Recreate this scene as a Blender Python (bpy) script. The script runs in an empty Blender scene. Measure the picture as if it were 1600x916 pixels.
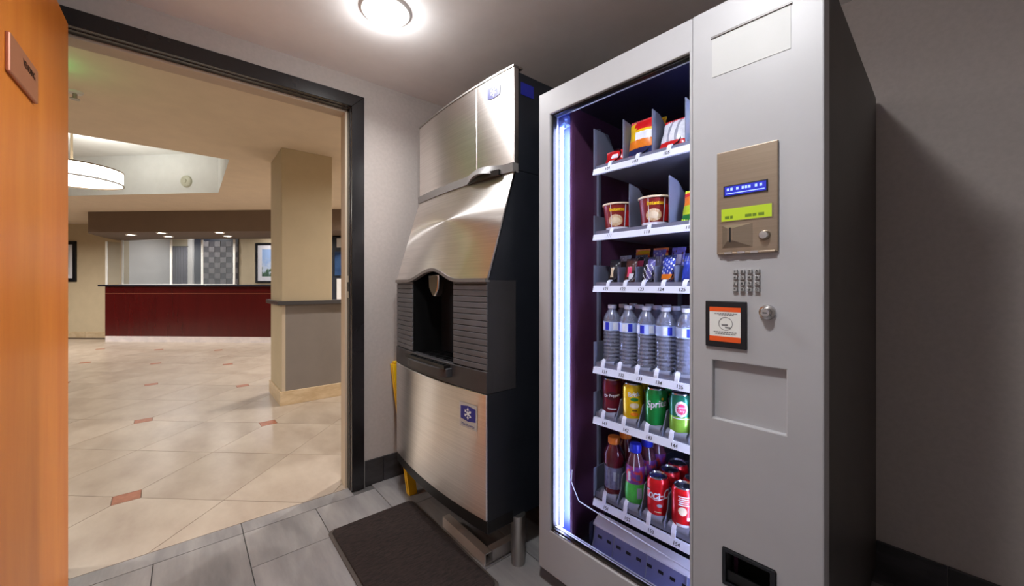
import bpy, bmesh, math, random
from mathutils import Vector, Matrix
random.seed(7)
SC = bpy.context.scene
COL = SC.collection
PI = math.pi
R = math.radians

# ------------------------------------------------------------------ camera, world, exposure
YAW = 49.9604
cd = bpy.data.cameras.new('camera')
cam = bpy.data.objects.new('camera', cd)
COL.objects.link(cam)
cam.location = (0, 0, 1.12)
cam.rotation_euler = (R(90), 0, R(YAW))
cd.sensor_width = 36.0
cd.lens = 36.0 * 605 / 1600
cd.shift_y = -14 / 1600
cd.clip_start = 0.02
SC.camera = cam

w = bpy.data.worlds.new('world')
SC.world = w
w.use_nodes = True
w.node_tree.nodes['Background'].inputs[0].default_value = (0.8, 0.85, 1, 1)
w.node_tree.nodes['Background'].inputs[1].default_value = 0.05

vs = SC.view_settings
vs.view_transform = 'Standard'
vs.look = 'None'
vs.exposure = 0.0
vs.gamma = 1.0
vs.use_curve_mapping = False

# light levels
P_VEND = 9.5        # each recessed downlight in the vending room
FILL_VEND = 9.0          # point light added below these fittings to brighten ceiling and walls
P_LOBBY = 90.0       # each unseen downlight added to light the lobby
P_SOFFIT = 7.0       # each small light under the desk soffit
E_LED = 78.0         # strip inside the vending machine
E_PENDANT = 9.0


def area_lamp(name, loc, power, size, color, parent=None, rot=(0, 0, 0), spread=170, shape='DISK'):
    l = bpy.data.lights.new(name, 'AREA')
    l.shape = shape
    l.size = size
    l.energy = power
    l.color = color
    l.spread = R(spread)
    o = bpy.data.objects.new(name, l)
    COL.objects.link(o)
    o.location = loc
    o.rotation_euler = rot
    o.parent = parent
    return o


# ------------------------------------------------------------------ materials
def srgb(c):
    return tuple(((x / 255) / 12.92 if x / 255 <= 0.04045 else ((x / 255 + 0.055) / 1.055) ** 2.4) for x in c) + (1,)


class M:
    pass


def new_mat(name):
    m = bpy.data.materials.new(name)
    m.use_nodes = True
    nt = m.node_tree
    b = nt.nodes['Principled BSDF']
    return m, nt, b


def noise_col(nt, b, c1, c2, scale=(5, 5, 5), detail=4, rough=0.6, rnd=0.0, pos=(0.35, 0.65), coord='Object'):
    """two-tone noise into the base colour, optional per-object variation"""
    tc = nt.nodes.new('ShaderNodeTexCoord')
    mp = nt.nodes.new('ShaderNodeMapping')
    mp.inputs['Scale'].default_value = scale
    no = nt.nodes.new('ShaderNodeTexNoise')
    no.inputs['Scale'].default_value = 1.0
    no.inputs['Detail'].default_value = detail
    no.inputs['Roughness'].default_value = rough
    cr = nt.nodes.new('ShaderNodeValToRGB')
    cr.color_ramp.elements[0].color = c1
    cr.color_ramp.elements[1].color = c2
    cr.color_ramp.elements[0].position = pos[0]
    cr.color_ramp.elements[1].position = pos[1]
    L = nt.links.new
    L(tc.outputs[coord], mp.inputs['Vector'])
    if rnd:
        oi = nt.nodes.new('ShaderNodeObjectInfo')
        mu = nt.nodes.new('ShaderNodeVectorMath')
        mu.operation = 'ADD'
        sc = nt.nodes.new('ShaderNodeMath')
        sc.operation = 'MULTIPLY'
        sc.inputs[1].default_value = 37.0
        L(oi.outputs['Random'], sc.inputs[0])
        L(mp.outputs[0], mu.inputs[0])
        L(sc.outputs[0], mu.inputs[1])
        L(mu.outputs[0], no.inputs['Vector'])
        hv = nt.nodes.new('ShaderNodeHueSaturation')
        mr = nt.nodes.new('ShaderNodeMapRange')
        mr.inputs[3].default_value = 1 - rnd
        mr.inputs[4].default_value = 1 + rnd
        L(oi.outputs['Random'], mr.inputs[0])
        L(mr.outputs[0], hv.inputs['Value'])
        L(no.outputs[0], cr.inputs[0])
        L(cr.outputs[0], hv.inputs['Color'])
        L(hv.outputs[0], b.inputs['Base Color'])
    else:
        L(mp.outputs[0], no.inputs['Vector'])
        L(no.outputs[0], cr.inputs[0])
        L(cr.outputs[0], b.inputs['Base Color'])
    return no


def bump(nt, b, scale, strength, dist=0.002, stretch=None):
    tc = nt.nodes.new('ShaderNodeTexCoord')
    no = nt.nodes.new('ShaderNodeTexNoise')
    no.inputs['Scale'].default_value = scale
    no.inputs['Detail'].default_value = 3
    if stretch:
        mp = nt.nodes.new('ShaderNodeMapping')
        mp.inputs['Scale'].default_value = stretch
        nt.links.new(tc.outputs['Object'], mp.inputs[0])
        nt.links.new(mp.outputs[0], no.inputs['Vector'])
    else:
        nt.links.new(tc.outputs['Object'], no.inputs['Vector'])
    bp = nt.nodes.new('ShaderNodeBump')
    bp.inputs['Strength'].default_value = strength
    bp.inputs['Distance'].default_value = dist
    nt.links.new(no.outputs[0], bp.inputs['Height'])
    nt.links.new(bp.outputs[0], b.inputs['Normal'])


def mat(name, c, rough=0.5, metal=0.0, c2=None, scale=(5, 5, 5), detail=4, rnd=0.0, bmp=None, spec=0.5, coat=0.0, emit=None, pos=(0.35, 0.65), stretch=None, sub=None):
    m, nt, b = new_mat(name)
    c = srgb(c)
    c2 = srgb(c2) if c2 else tuple(min(1, x * 1.06) for x in c[:3]) + (1,)
    noise_col(nt, b, c, c2, scale, detail, rnd=rnd, pos=pos)
    b.inputs['Roughness'].default_value = rough
    b.inputs['Metallic'].default_value = metal
    b.inputs['Specular IOR Level'].default_value = spec
    b.inputs['Coat Weight'].default_value = coat
    if emit:
        b.inputs['Emission Color'].default_value = srgb(emit[0])
        b.inputs['Emission Strength'].default_value = emit[1]
    if bmp:
        bump(nt, b, bmp[0], bmp[1], bmp[2] if len(bmp) > 2 else 0.002, stretch)
    return m


def steel(name, c, rough=0.3, aniso=0.7):
    m, nt, b = new_mat(name)
    noise_col(nt, b, srgb(c), tuple(min(1, x * 1.12) for x in srgb(c)[:3]) + (1,), (3, 3, 260), 2)
    b.inputs['Metallic'].default_value = 1
    b.inputs['Roughness'].default_value = rough
    b.inputs['Anisotropic'].default_value = aniso
    b.inputs['Anisotropic Rotation'].default_value = 0.25
    tg = nt.nodes.new('ShaderNodeTangent')
    tg.direction_type = 'RADIAL'
    tg.axis = 'Z'
    nt.links.new(tg.outputs[0], b.inputs['Tangent'])
    bump(nt, b, 1.0, 0.08, 0.0006, (4, 4, 500))
    return m


def emitter(name, c, strength):
    m, nt, b = new_mat(name)
    b.inputs['Base Color'].default_value = srgb(c)
    b.inputs['Emission Color'].default_value = srgb(c)
    b.inputs['Emission Strength'].default_value = strength
    return m


def clear(name, tint, fac=0.12, rough=0.05, diffuse=None, dfac=0.0):
    """thin see-through sheet: transparent + glossy by facing angle (+ a little body colour)"""
    m = bpy.data.materials.new(name)
    m.use_nodes = True
    nt = m.node_tree
    nt.nodes.remove(nt.nodes['Principled BSDF'])
    out = nt.nodes['Material Output']
    tr = nt.nodes.new('ShaderNodeBsdfTransparent')
    tr.inputs[0].default_value = srgb(tint)
    gl = nt.nodes.new('ShaderNodeBsdfGlossy')
    gl.inputs['Roughness'].default_value = rough
    lw = nt.nodes.new('ShaderNodeLayerWeight')
    lw.inputs[0].default_value = fac
    mx = nt.nodes.new('ShaderNodeMixShader')
    L = nt.links.new
    L(lw.outputs['Fresnel'], mx.inputs[0])
    if diffuse:
        df = nt.nodes.new('ShaderNodeBsdfDiffuse')
        df.inputs[0].default_value = srgb(diffuse)
        m2 = nt.nodes.new('ShaderNodeMixShader')
        m2.inputs[0].default_value = dfac
        L(tr.outputs[0], m2.inputs[1])
        L(df.outputs[0], m2.inputs[2])
        L(m2.outputs[0], mx.inputs[1])
    else:
        L(tr.outputs[0], mx.inputs[1])
    L(gl.outputs[0], mx.inputs[2])
    L(mx.outputs[0], out.inputs[0])
    return m


M.wall = mat('wall_vinyl', (176, 166, 160), 0.7, c2=(182, 172, 166), scale=(60, 60, 60), bmp=(300, 0.06, 0.0006))
M.ceil = mat('ceiling_paint', (244, 241, 239), 0.85, bmp=(180, 0.15, 0.001))
M.lob_ceil = mat('lobby_ceiling_paint', (226, 209, 186), 0.85, bmp=(180, 0.15, 0.001))
M.tray = mat('tray_paint', (226, 229, 228), 0.85)
M.lob_wall = mat('lobby_wall_paint', (188, 172, 144), 0.75, bmp=(200, 0.2, 0.001))
M.lob_grey = mat('half_wall_vinyl', (128, 120, 115), 0.7, bmp=(260, 0.25, 0.001))
M.lob_light = mat('pale_wall_paint', (205, 200, 194), 0.75)
M.soffit = mat('soffit_paint', (112, 94, 80), 0.75)
M.black_trim = mat('black_gloss_paint', (24, 22, 24), 0.22, c2=(34, 32, 34), bmp=(90, 0.08))
M.cream = mat('cream_paint', (196, 180, 158), 0.5)
M.base_tile = mat('charcoal_base_tile', (46, 44, 46), 0.3, c2=(62, 60, 62), scale=(9, 9, 30), rnd=0.1)
M.stone_base = mat('travertine_base', (190, 165, 130), 0.4, c2=(212, 190, 158), scale=(7, 7, 20), rnd=0.08)
M.grey_tile = mat('grey_porcelain', (120, 118, 120), 0.34, c2=(150, 147, 147), scale=(2.2, 11, 5), detail=6, rnd=0.10, bmp=(25, 0.05))
M.grout = mat('grey_grout', (92, 90, 90), 0.9)
M.lob_grout = mat('tan_grout', (104, 90, 78), 0.9)
M.lob_tile = mat('cream_travertine', (156, 140, 126), 0.30, c2=(180, 167, 153), scale=(3.0, 5.5, 4), detail=7, rnd=0.06, bmp=(14, 0.04), pos=(0.3, 0.7))
M.red_tile = mat('terracotta_insert', (138, 82, 58), 0.4, c2=(164, 104, 78), scale=(30, 30, 30), rnd=0.08)


def wood(name, c1, c2, rough=0.35):
    m, nt, b = new_mat(name)
    noise_col(nt, b, srgb(c1), srgb(c2), (9, 9, 1.1), 6, 0.65, pos=(0.25, 0.75))
    b.inputs['Roughness'].default_value = rough
    b.inputs['Coat Weight'].default_value = 0.12
    b.inputs['Coat Roughness'].default_value = 0.2
    return m


M.door = wood('maple_veneer', (208, 110, 22), (228, 138, 44), 0.45)
M.steel = steel('brushed_steel', (226, 221, 217), 0.30, 0.85)
M.steel_soft = steel('satin_steel', (228, 223, 219), 0.40, 0.8)
M.chrome = mat('polished_steel', (200, 198, 196), 0.22, 1.0)
M.alu = mat('dull_aluminium', (176, 172, 168), 0.4, 1.0)
M.ice_black = mat('black_textured_steel', (22, 25, 32), 0.42, c2=(28, 31, 38), bmp=(300, 0.12, 0.0006))
M.plastic = mat('charcoal_plastic', (46, 44, 46), 0.42, c2=(54, 52, 54), bmp=(200, 0.05))
M.rib = mat('slate_plastic', (78, 78, 82), 0.45, c2=(90, 90, 94))
M.dark = mat('black_plastic', (12, 12, 13), 0.4)
M.lipgrey = mat('grey_lip_plastic', (110, 106, 104), 0.4)
M.blue = mat('emblem_blue', (28, 34, 130), 0.4)
M.white = mat('white_print', (235, 236, 238), 0.5)
M.silver_label = mat('silver_sticker', (186, 182, 176), 0.4)
M.yellow = mat('yellow_plastic', (228, 178, 14), 0.4, c2=(238, 190, 22))
M.mat_pile = mat('brown_mat_pile', (24, 16, 15), 0.95, c2=(52, 38, 35), scale=(150, 34, 60), detail=3, bmp=(420, 0.9, 0.004))
M.mat_edge = mat('mat_rubber_edge', (78, 70, 66), 0.7)
M.vm_grey = mat('vending_grey_paint', (168, 167, 170), 0.42, c2=(172, 171, 174), bmp=(320, 0.06, 0.0006))
M.vm_black = mat('vending_black_side', (48, 42, 40), 0.45, c2=(56, 49, 46), bmp=(260, 0.1, 0.0006))
M.vm_edge = mat('worn_metal_edge', (150, 146, 144), 0.35, 0.8)
M.liner = mat('dark_brown_liner', (78, 46, 70), 0.22, c2=(90, 54, 80))
M.liner_d = mat('black_liner', (32, 32, 56), 0.3)
M.shelf = mat('shelf_steel', (128, 132, 150), 0.4, 0.35)
M.rail = mat('white_price_rail', (236, 238, 244), 0.4)
M.divider = mat('grey_divider', (108, 112, 126), 0.45)
M.flap = mat('grey_flap', (134, 138, 152), 0.4)
M.coil = mat('dark_coil_wire', (40, 40, 46), 0.3, 0.9)
M.clip = mat('white_clip', (240, 242, 248), 0.35)
M.bin = mat('bluegrey_bin', (122, 126, 168), 0.4)
M.glass = clear('vending_glass', (250, 251, 255), 0.08, 0.0)
M.led = emitter('led_strip', (200, 212, 255), E_LED)
M.clear_conn = clear('clear_connector', (170, 190, 235), 0.3, 0.1, (150, 170, 220), 0.4)
M.keycap = mat('key_grey', (150, 148, 148), 0.35)
M.bronze = mat('bronze_steel', (150, 134, 116), 0.38, 0.75, c2=(158, 142, 124), scale=(4, 4, 200))
M.lcd_blue = emitter('lcd_blue', (16, 26, 150), 0.9)
M.lcd_glow = emitter('lcd_glyph', (150, 175, 255), 1.0)
M.lcd_green = emitter('lcd_green', (150, 172, 24), 0.42)
M.lcd_ink = mat('lcd_ink', (92, 120, 10), 0.5)
M.frame_blk = mat('black_frame', (16, 18, 24), 0.35)
M.orange = mat('orange_print', (222, 84, 26), 0.45)
M.ink = mat('grey_ink', (120, 118, 120), 0.6)
M.black_ink = mat('black_ink', (18, 17, 18), 0.6)
M.paper = mat('white_sticker', (222, 222, 218), 0.5)
M.blank = mat('blank_label', (182, 182, 181), 0.5)
M.plaque = mat('copper_plaque', (176, 112, 82), 0.35, 0.2)
M.mahog = wood('mahogany_veneer', (62, 7, 9), (74, 10, 11), 0.2)
M.counter = mat('dark_counter', (30, 32, 44), 0.15)
M.copper = mat('copper_strip', (150, 92, 70), 0.3, 0.7)
M.kick = mat('pale_stone_kick', (196, 188, 190), 0.35, c2=(214, 204, 202), scale=(6, 6, 12))
M.acryl = clear('acrylic_sheet', (244, 247, 250), 0.06, 0.02, (220, 226, 232), 0.05)
M.acryl_edge = mat('acrylic_edge', (228, 226, 222), 0.4)
M.pic_img = mat('print_landscape', (52, 74, 60), 0.5, c2=(176, 196, 224), scale=(4, 4, 7), detail=5, pos=(0.42, 0.56))
M.pic_grey = mat('print_grey', (190, 192, 194), 0.5, c2=(205, 207, 209))
M.pic_mat = mat('picture_mount', (214, 214, 222), 0.6)
M.curtain = mat('dark_curtain', (62, 58, 70), 0.9, c2=(86, 80, 92), scale=(40, 40, 0.5))
M.chk1 = mat('checker_light', (104, 98, 98), 0.5, rnd=0.10)
M.chk2 = mat('checker_dark', (60, 56, 60), 0.45, rnd=0.12)
M.chk_frame = mat('checker_backing', (34, 38, 50), 0.4)
M.lamp_on = emitter('downlight_lens', (255, 244, 226), 14)
M.lamp_vend = emitter('vending_downlight_lens', (255, 250, 244), 12)
M.trim_white = mat('white_trim_ring', (226, 222, 218), 0.4)
M.pend = emitter('drum_shade_lit', (255, 250, 240), E_PENDANT * 0.35)
M.pend_rim = mat('bronze_rim', (140, 122, 98), 0.4, 0.4)
M.detector = mat('beige_detector', (196, 198, 180), 0.5)
M.green_led = emitter('green_lamp', (20, 255, 90), 6)
M.fridge_glass = mat('blue_glass_front', (44, 66, 104), 0.12, c2=(58, 84, 124))
M.offwhite = mat('offwhite_panel', (206, 204, 204), 0.5)


# ------------------------------------------------------------------ geometry helpers
class Frame:
    def __init__(s, ox, oy, ang):
        s.o = Vector((ox, oy, 0))
        s.a = ang
        s.m = Matrix.Translation(s.o) @ Matrix.Rotation(ang, 4, 'Z')

    def w(s, p):
        return s.m @ Vector(p)


WORLD = Frame(0, 0, 0)
VM = Frame(-1.052, 1.016, R(1.6867))
LOB = Frame(0, 0, R(YAW - 3))


class MB:
    def __init__(s):
        s.bm = bmesh.new()
        s.mi = 0

    def face(s, vs, mi=None):
        try:
            f = s.bm.faces.new(vs)
            f.material_index = s.mi if mi is None else mi
            return f
        except ValueError:
            return None

    def box(s, x0, x1, y0, y1, z0, z1):
        v = [s.bm.verts.new(p) for p in ((x0, y0, z0), (x1, y0, z0), (x1, y1, z0), (x0, y1, z0), (x0, y0, z1), (x1, y0, z1), (x1, y1, z1), (x0, y1, z1))]
        for q in ((3, 2, 1, 0), (4, 5, 6, 7), (0, 1, 5, 4), (1, 2, 6, 5), (2, 3, 7, 6), (3, 0, 4, 7)):
            s.face([v[i] for i in q])
        return s

    def prism(s, poly, axis, a, b):
        """poly: 2-D points; axis x: (y,z), y: (x,z), z: (x,y); from a to b"""
        def P(p, t):
            return {'x': (t, p[0], p[1]), 'y': (p[0], t, p[1]), 'z': (p[0], p[1], t)}[axis]
        A = [s.bm.verts.new(P(p, a)) for p in poly]
        B = [s.bm.verts.new(P(p, b)) for p in poly]
        n = len(poly)
        s.face(A[::-1])
        s.face(B)
        for i in range(n):
            s.face([A[i], A[(i + 1) % n], B[(i + 1) % n], B[i]])
        return s

    def lathe(s, prof, c=(0, 0, 0), seg=20, axis='z', mats=None):
        rings = []
        for r, h in prof:
            ring = []
            if r < 1e-6:
                p = {'z': (0, 0, h), 'y': (0, h, 0), 'x': (h, 0, 0)}[axis]
                ring = [s.bm.verts.new(Vector(c) + Vector(p))]
            else:
                for k in range(seg):
                    a = 2 * PI * k / seg
                    x, y = r * math.cos(a), r * math.sin(a)
                    p = {'z': (x, y, h), 'y': (x, h, y), 'x': (h, x, y)}[axis]
                    ring.append(s.bm.verts.new(Vector(c) + Vector(p)))
            rings.append(ring)
        for i in range(len(rings) - 1):
            A, B = rings[i], rings[i + 1]
            mi = mats[i] if mats else None
            for k in range(seg):
                k2 = (k + 1) % seg
                if len(A) == 1 and len(B) == 1:
                    continue
                if len(A) == 1:
                    s.face([A[0], B[k2], B[k]], mi)
                elif len(B) == 1:
                    s.face([A[k], A[k2], B[0]], mi)
                else:
                    s.face([A[k], A[k2], B[k2], B[k]], mi)
        return s

    def cyl(s, c, r, h, axis='z', seg=20, r2=None):
        return s.lathe([(0, 0), (r, 0), (r if r2 is None else r2, h), (0, h)], c, seg, axis)

    def tube(s, pts, r, seg=8, closed=False):
        pts = [Vector(p) for p in pts]
        n = len(pts)
        rings = []
        for i, p in enumerate(pts):
            if closed:
                t = pts[(i + 1) % n] - pts[i - 1]
            else:
                t = pts[min(i + 1, n - 1)] - pts[max(i - 1, 0)]
            t.normalize()
            u = t.cross(Vector((0, 0, 1)))
            if u.length < 1e-3:
                u = t.cross(Vector((1, 0, 0)))
            u.normalize()
            v = t.cross(u)
            rings.append([s.bm.verts.new(p + (u * math.cos(2 * PI * k / seg) + v * math.sin(2 * PI * k / seg)) * r) for k in range(seg)])
        m = n if closed else n - 1
        for i in range(m):
            A, B = rings[i], rings[(i + 1) % n]
            for k in range(seg):
                s.face([A[k], A[(k + 1) % seg], B[(k + 1) % seg], B[k]])
        if not closed:
            s.face(rings[0])
            s.face(rings[-1][::-1])
        return s

    def plate(s, rect, holes, y0, y1):
        """upright plate in x,z with rectangular holes, from y0 to y1"""
        xs = sorted({rect[0], rect[1]} | {v for h in holes for v in h[:2]})
        zs = sorted({rect[2], rect[3]} | {v for h in holes for v in h[2:]})
        V = {}

        def g(x, y, z):
            k = (round(x, 6), round(y, 6), round(z, 6))
            if k not in V:
                V[k] = s.bm.verts.new(k)
            return V[k]

        def solid(i, j):
            if i < 0 or j < 0 or i >= len(xs) - 1 or j >= len(zs) - 1:
                return False
            cx, cz = (xs[i] + xs[i + 1]) / 2, (zs[j] + zs[j + 1]) / 2
            return not any(h[0] < cx < h[1] and h[2] < cz < h[3] for h in holes)
        for i in range(len(xs) - 1):
            for j in range(len(zs) - 1):
                if not solid(i, j):
                    continue
                a, b, c, d = xs[i], xs[i + 1], zs[j], zs[j + 1]
                s.face([g(a, y0, c), g(b, y0, c), g(b, y0, d), g(a, y0, d)])
                s.face([g(a, y1, d), g(b, y1, d), g(b, y1, c), g(a, y1, c)])
                if not solid(i - 1, j):
                    s.face([g(a, y0, c), g(a, y0, d), g(a, y1, d), g(a, y1, c)])
                if not solid(i + 1, j):
                    s.face([g(b, y0, d), g(b, y0, c), g(b, y1, c), g(b, y1, d)])
                if not solid(i, j - 1):
                    s.face([g(b, y0, c), g(a, y0, c), g(a, y1, c), g(b, y1, c)])
                if not solid(i, j + 1):
                    s.face([g(a, y0, d), g(b, y0, d), g(b, y1, d), g(a, y1, d)])
        return s

    def grid(s, fn, nu, nv, thick=None, mi=None):
        """surface fn(i/nu, j/nv) -> point; thick = offset vector makes it a closed slab; mi(i,j) material"""
        A = [[s.bm.verts.new(fn(i / nu, j / nv)) for j in range(nv + 1)] for i in range(nu + 1)]
        for i in range(nu):
            for j in range(nv):
                s.face([A[i][j], A[i + 1][j], A[i + 1][j + 1], A[i][j + 1]], mi(i, j) if mi else None)
        if thick:
            t = Vector(thick)
            Bq = [[s.bm.verts.new(A[i][j].co + t) for j in range(nv + 1)] for i in range(nu + 1)]
            for i in range(nu):
                for j in range(nv):
                    s.face([Bq[i][j + 1], Bq[i + 1][j + 1], Bq[i + 1][j], Bq[i][j]])
            for i in range(nu):
                s.face([A[i + 1][0], A[i][0], Bq[i][0], Bq[i + 1][0]])
                s.face([A[i][nv], A[i + 1][nv], Bq[i + 1][nv], Bq[i][nv]])
            for j in range(nv):
                s.face([A[0][j], A[0][j + 1], Bq[0][j + 1], Bq[0][j]])
                s.face([A[nu][j + 1], A[nu][j], Bq[nu][j], Bq[nu][j + 1]])
        return s

    def build(s, name, mats, parent=None, smooth=False, bevel=0.0, off=(0, 0, 0), fix=True):
        if fix:
            bmesh.ops.recalc_face_normals(s.bm, faces=s.bm.faces)
        o3 = Vector(off)
        for v in s.bm.verts:
            v.co -= o3
        if smooth:
            for f in s.bm.faces:
                f.smooth = True
            for e in s.bm.edges:
                if len(e.link_faces) == 2 and e.calc_face_angle(0) > R(38):
                    e.smooth = False
        me = bpy.data.meshes.new(name)
        s.bm.to_mesh(me)
        s.bm.free()
        for m in (mats if isinstance(mats, (list, tuple)) else [mats]):
            me.materials.append(m)
        o = bpy.data.objects.new(name, me)
        COL.objects.link(o)
        o.parent = parent
        if bevel:
            md = o.modifiers.new('bevel', 'BEVEL')
            md.width = bevel
            md.segments = 2
            md.limit_method = 'ANGLE'
            md.angle_limit = R(40)
        return o


def tag(o, label, cat, group=None):
    o['label'] = label
    o['category'] = cat
    if group:
        o['group'] = group
    return o


class Thing:
    """an Empty at a thing's base; its parts are built in the frame's coordinates"""
    def __init__(s, name, org, label, cat, group=None, frame=WORLD):
        s.org = Vector(org)
        o = bpy.data.objects.new(name, None)
        COL.objects.link(o)
        o.empty_display_size = 0.1
        o.location = frame.w(org)
        o.rotation_euler = (0, 0, frame.a)
        s.o = o
        if label:
            tag(o, label, cat, group)

    def part(s, name, mb, mats, smooth=False, bevel=0.0, parent=None):
        return mb.build(name, mats, parent or s.o, smooth, bevel, s.org)


def dup(root, frame, org, label=None, turn=0.0):
    r = root.copy()
    COL.objects.link(r)
    r.location = frame.w(org)
    r.rotation_euler = (0, 0, frame.a + turn)
    if label:
        r['label'] = label
    for ch in list(root.children):
        c = ch.copy()
        COL.objects.link(c)
        c.parent = r
        for g in list(ch.children):
            d = g.copy()
            COL.objects.link(d)
            d.parent = c
    return r


def struct(o):
    o['kind'] = 'structure'
    return o


def place(mb_obj, frame):
    mb_obj.location = frame.o
    mb_obj.rotation_euler = (0, 0, frame.a)
    return mb_obj


_txt = {}


def text_faces(s, size):
    """2-D verts and polys of a line of text, centred"""
    k = (s, size)
    if k in _txt:
        return _txt[k]
    c = bpy.data.curves.new('lettering', 'FONT')
    c.body = s
    c.size = size
    c.align_x = 'CENTER'
    c.align_y = 'CENTER'
    c.resolution_u = 3
    o = bpy.data.objects.new('lettering', c)
    COL.objects.link(o)
    bpy.context.view_layer.update()
    me = bpy.data.meshes.new_from_object(o.evaluated_get(bpy.context.evaluated_depsgraph_get()))
    vs_ = [(v.co.x, v.co.y) for v in me.vertices]
    fs_ = [list(p.vertices) for p in me.polygons]
    bpy.data.objects.remove(o)
    bpy.data.curves.remove(c)
    bpy.data.meshes.remove(me)
    _txt[k] = (vs_, fs_)
    return _txt[k]


def add_text(mb, s, size, fn, sx=1.0, bold=0.0):
    """fn(x,y) -> 3-D point"""
    vs_, fs_ = text_faces(s, size)
    for dx in ((0,) if not bold else (-bold, 0, bold)):
        V = [mb.bm.verts.new(fn(x * sx + dx, y)) for x, y in vs_]
        for f in fs_:
            mb.face([V[i] for i in f])
    return mb


def bowed(mb, x0, x1, z0, z1, yedge, bow, X0, X1, thick, n=10):
    """panel between x0,x1 following the bow of a front spanning X0..X1"""
    xc, hw = (X0 + X1) / 2, (X1 - X0) / 2

    def fn(u, v):
        x = x0 + (x1 - x0) * u
        return Vector((x, yedge - bow * (1 - ((x - xc) / hw) ** 2), z0 + (z1 - z0) * v))
    return mb.grid(fn, n, 1, (0, thick, 0))


# ------------------------------------------------------------------ the vending room shell
XW, YB, YF, XR, ZC = -2.17, 2.03, -0.52, 1.35, 2.25
LZ = 2.38
WT = 0.14
DY0, DY1, DZ = -0.43, 0.681, 2.078

floor = struct(MB().box(XW - 0.035, XR, YF, YB, -0.1, -0.006).build('floor', M.grout))
G = 0.0018


def floor_piece(x0, x1, y0, y1):
    x0, x1, y0, y1 = max(x0, -2.205), min(x1, XR), max(y0, YF), min(y1, YB)
    if x1 - x0 < 0.01 or y1 - y0 < 0.01:
        return
    b = MB().box(x0 + G, x1 - G, y0 + G, y1 - G, -0.012, random.uniform(-0.0004, 0.0))
    b.build('tile', M.grey_tile, floor)


for y0 in (-0.405, 0.195):
    floor_piece(-2.205, -2.108, y0, min(y0 + 0.6, DY1 if y0 > 0 else 9))
k = 0
for j in range(-2, 7):
    y0 = -0.1025 + j * 0.2975
    st = -1.83 if j % 2 else -1.53
    x = st - 0.6
    while x < XR:
        floor_piece(max(x, -2.108 if y0 < DY1 - 0.05 else XW), x + 0.6, y0, y0 + 0.2975)
        x += 0.6

struct(MB().box(XW - 0.02, XR, YF, YB, ZC, ZC + 0.1).build('ceiling', M.ceil))
wb = MB().plate((YF - 0.1, YB + 0.1, 0, LZ), [(DY0, DY1, -1, DZ)], XW - WT, XW)
for v in wb.bm.verts:
    v.co = Vector((v.co.y, v.co.x, v.co.z))
wl = struct(wb.build('wall_left', M.wall))
struct(MB().box(XW, XR, YB, YB + 0.1, 0, ZC).build('wall_back', M.wall))
struct(MB().box(XW, XR, YF - 0.1, YF, 0, ZC).build('wall_front', M.wall))
struct(MB().box(XR, XR + 0.1, YF - 0.1, YB + 0.1, 0, ZC).build('wall_right', M.wall))


def base_run(name, pieces, m, cap=None):
    root = bpy.data.objects.new(name, None)
    COL.objects.link(root)
    root['kind'] = 'structure'
    for b in pieces:
        MB().box(*b).build('base_tile', m, root, bevel=0.0015)
    return root


ps = []
y = 0.755
while y < YB:
    ps.append((XW, XW + 0.012, y + 0.001, min(y + 0.105, YB) - 0.001, 0, 0.138))
    y += 0.105
base_run('baseboard_left', ps, M.base_tile)
ps = []
x = XW + 0.014
while x < XR:
    ps.append((x + 0.001, min(x + 0.3, XR) - 0.001, YB - 0.012, YB, 0, 0.138))
    x += 0.3
base_run('baseboard_back', ps, M.base_tile)

# door frame
tr = bpy.data.objects.new('trim_1', None)
COL.objects.link(tr)
tr['kind'] = 'structure'


def frame_ring(name, x0, x1, w, mt, inset=0.0):
    a, b, c = DY0 + inset, DY1 - inset, DZ - inset
    MB().prism([(b, 0), (b + w, 0), (b + w, c + w), (b, c)], 'x', x0, x1).build(name + '_jamb', mt, tr, bevel=0.002)
    MB().prism([(a - w, 0), (a, 0), (a, c), (a - w, c + w)], 'x', x0, x1).build(name + '_jamb', mt, tr, bevel=0.002)
    MB().prism([(a, c), (b, c), (b + w, c + w), (a - w, c + w)], 'x', x0, x1).build(name + '_head', mt, tr, bevel=0.002)


frame_ring('casing', XW - 0.004, XW + 0.022, 0.066, M.black_trim)
frame_ring('rebate', XW - 0.045, XW - 0.004, 0.012, M.black_trim, 0.004)
frame_ring('stop', XW - 0.095, XW - 0.045, 0.016, M.cream, 0.016)
frame_ring('reveal', XW - WT - 0.02, XW - 0.095, 0.02, M.cream, 0.004)
b = MB().box(XW - 0.040, XW - 0.012, DY1 - 0.0065, DY1 - 0.004, 1.045, 1.165)
b.build('strike_plate', M.chrome, tr)
MB().box(XW - 0.033, XW - 0.019, DY1 - 0.008, DY1 - 0.0063, 1.08, 1.13).build('latch_hole', M.dark, tr)

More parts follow.
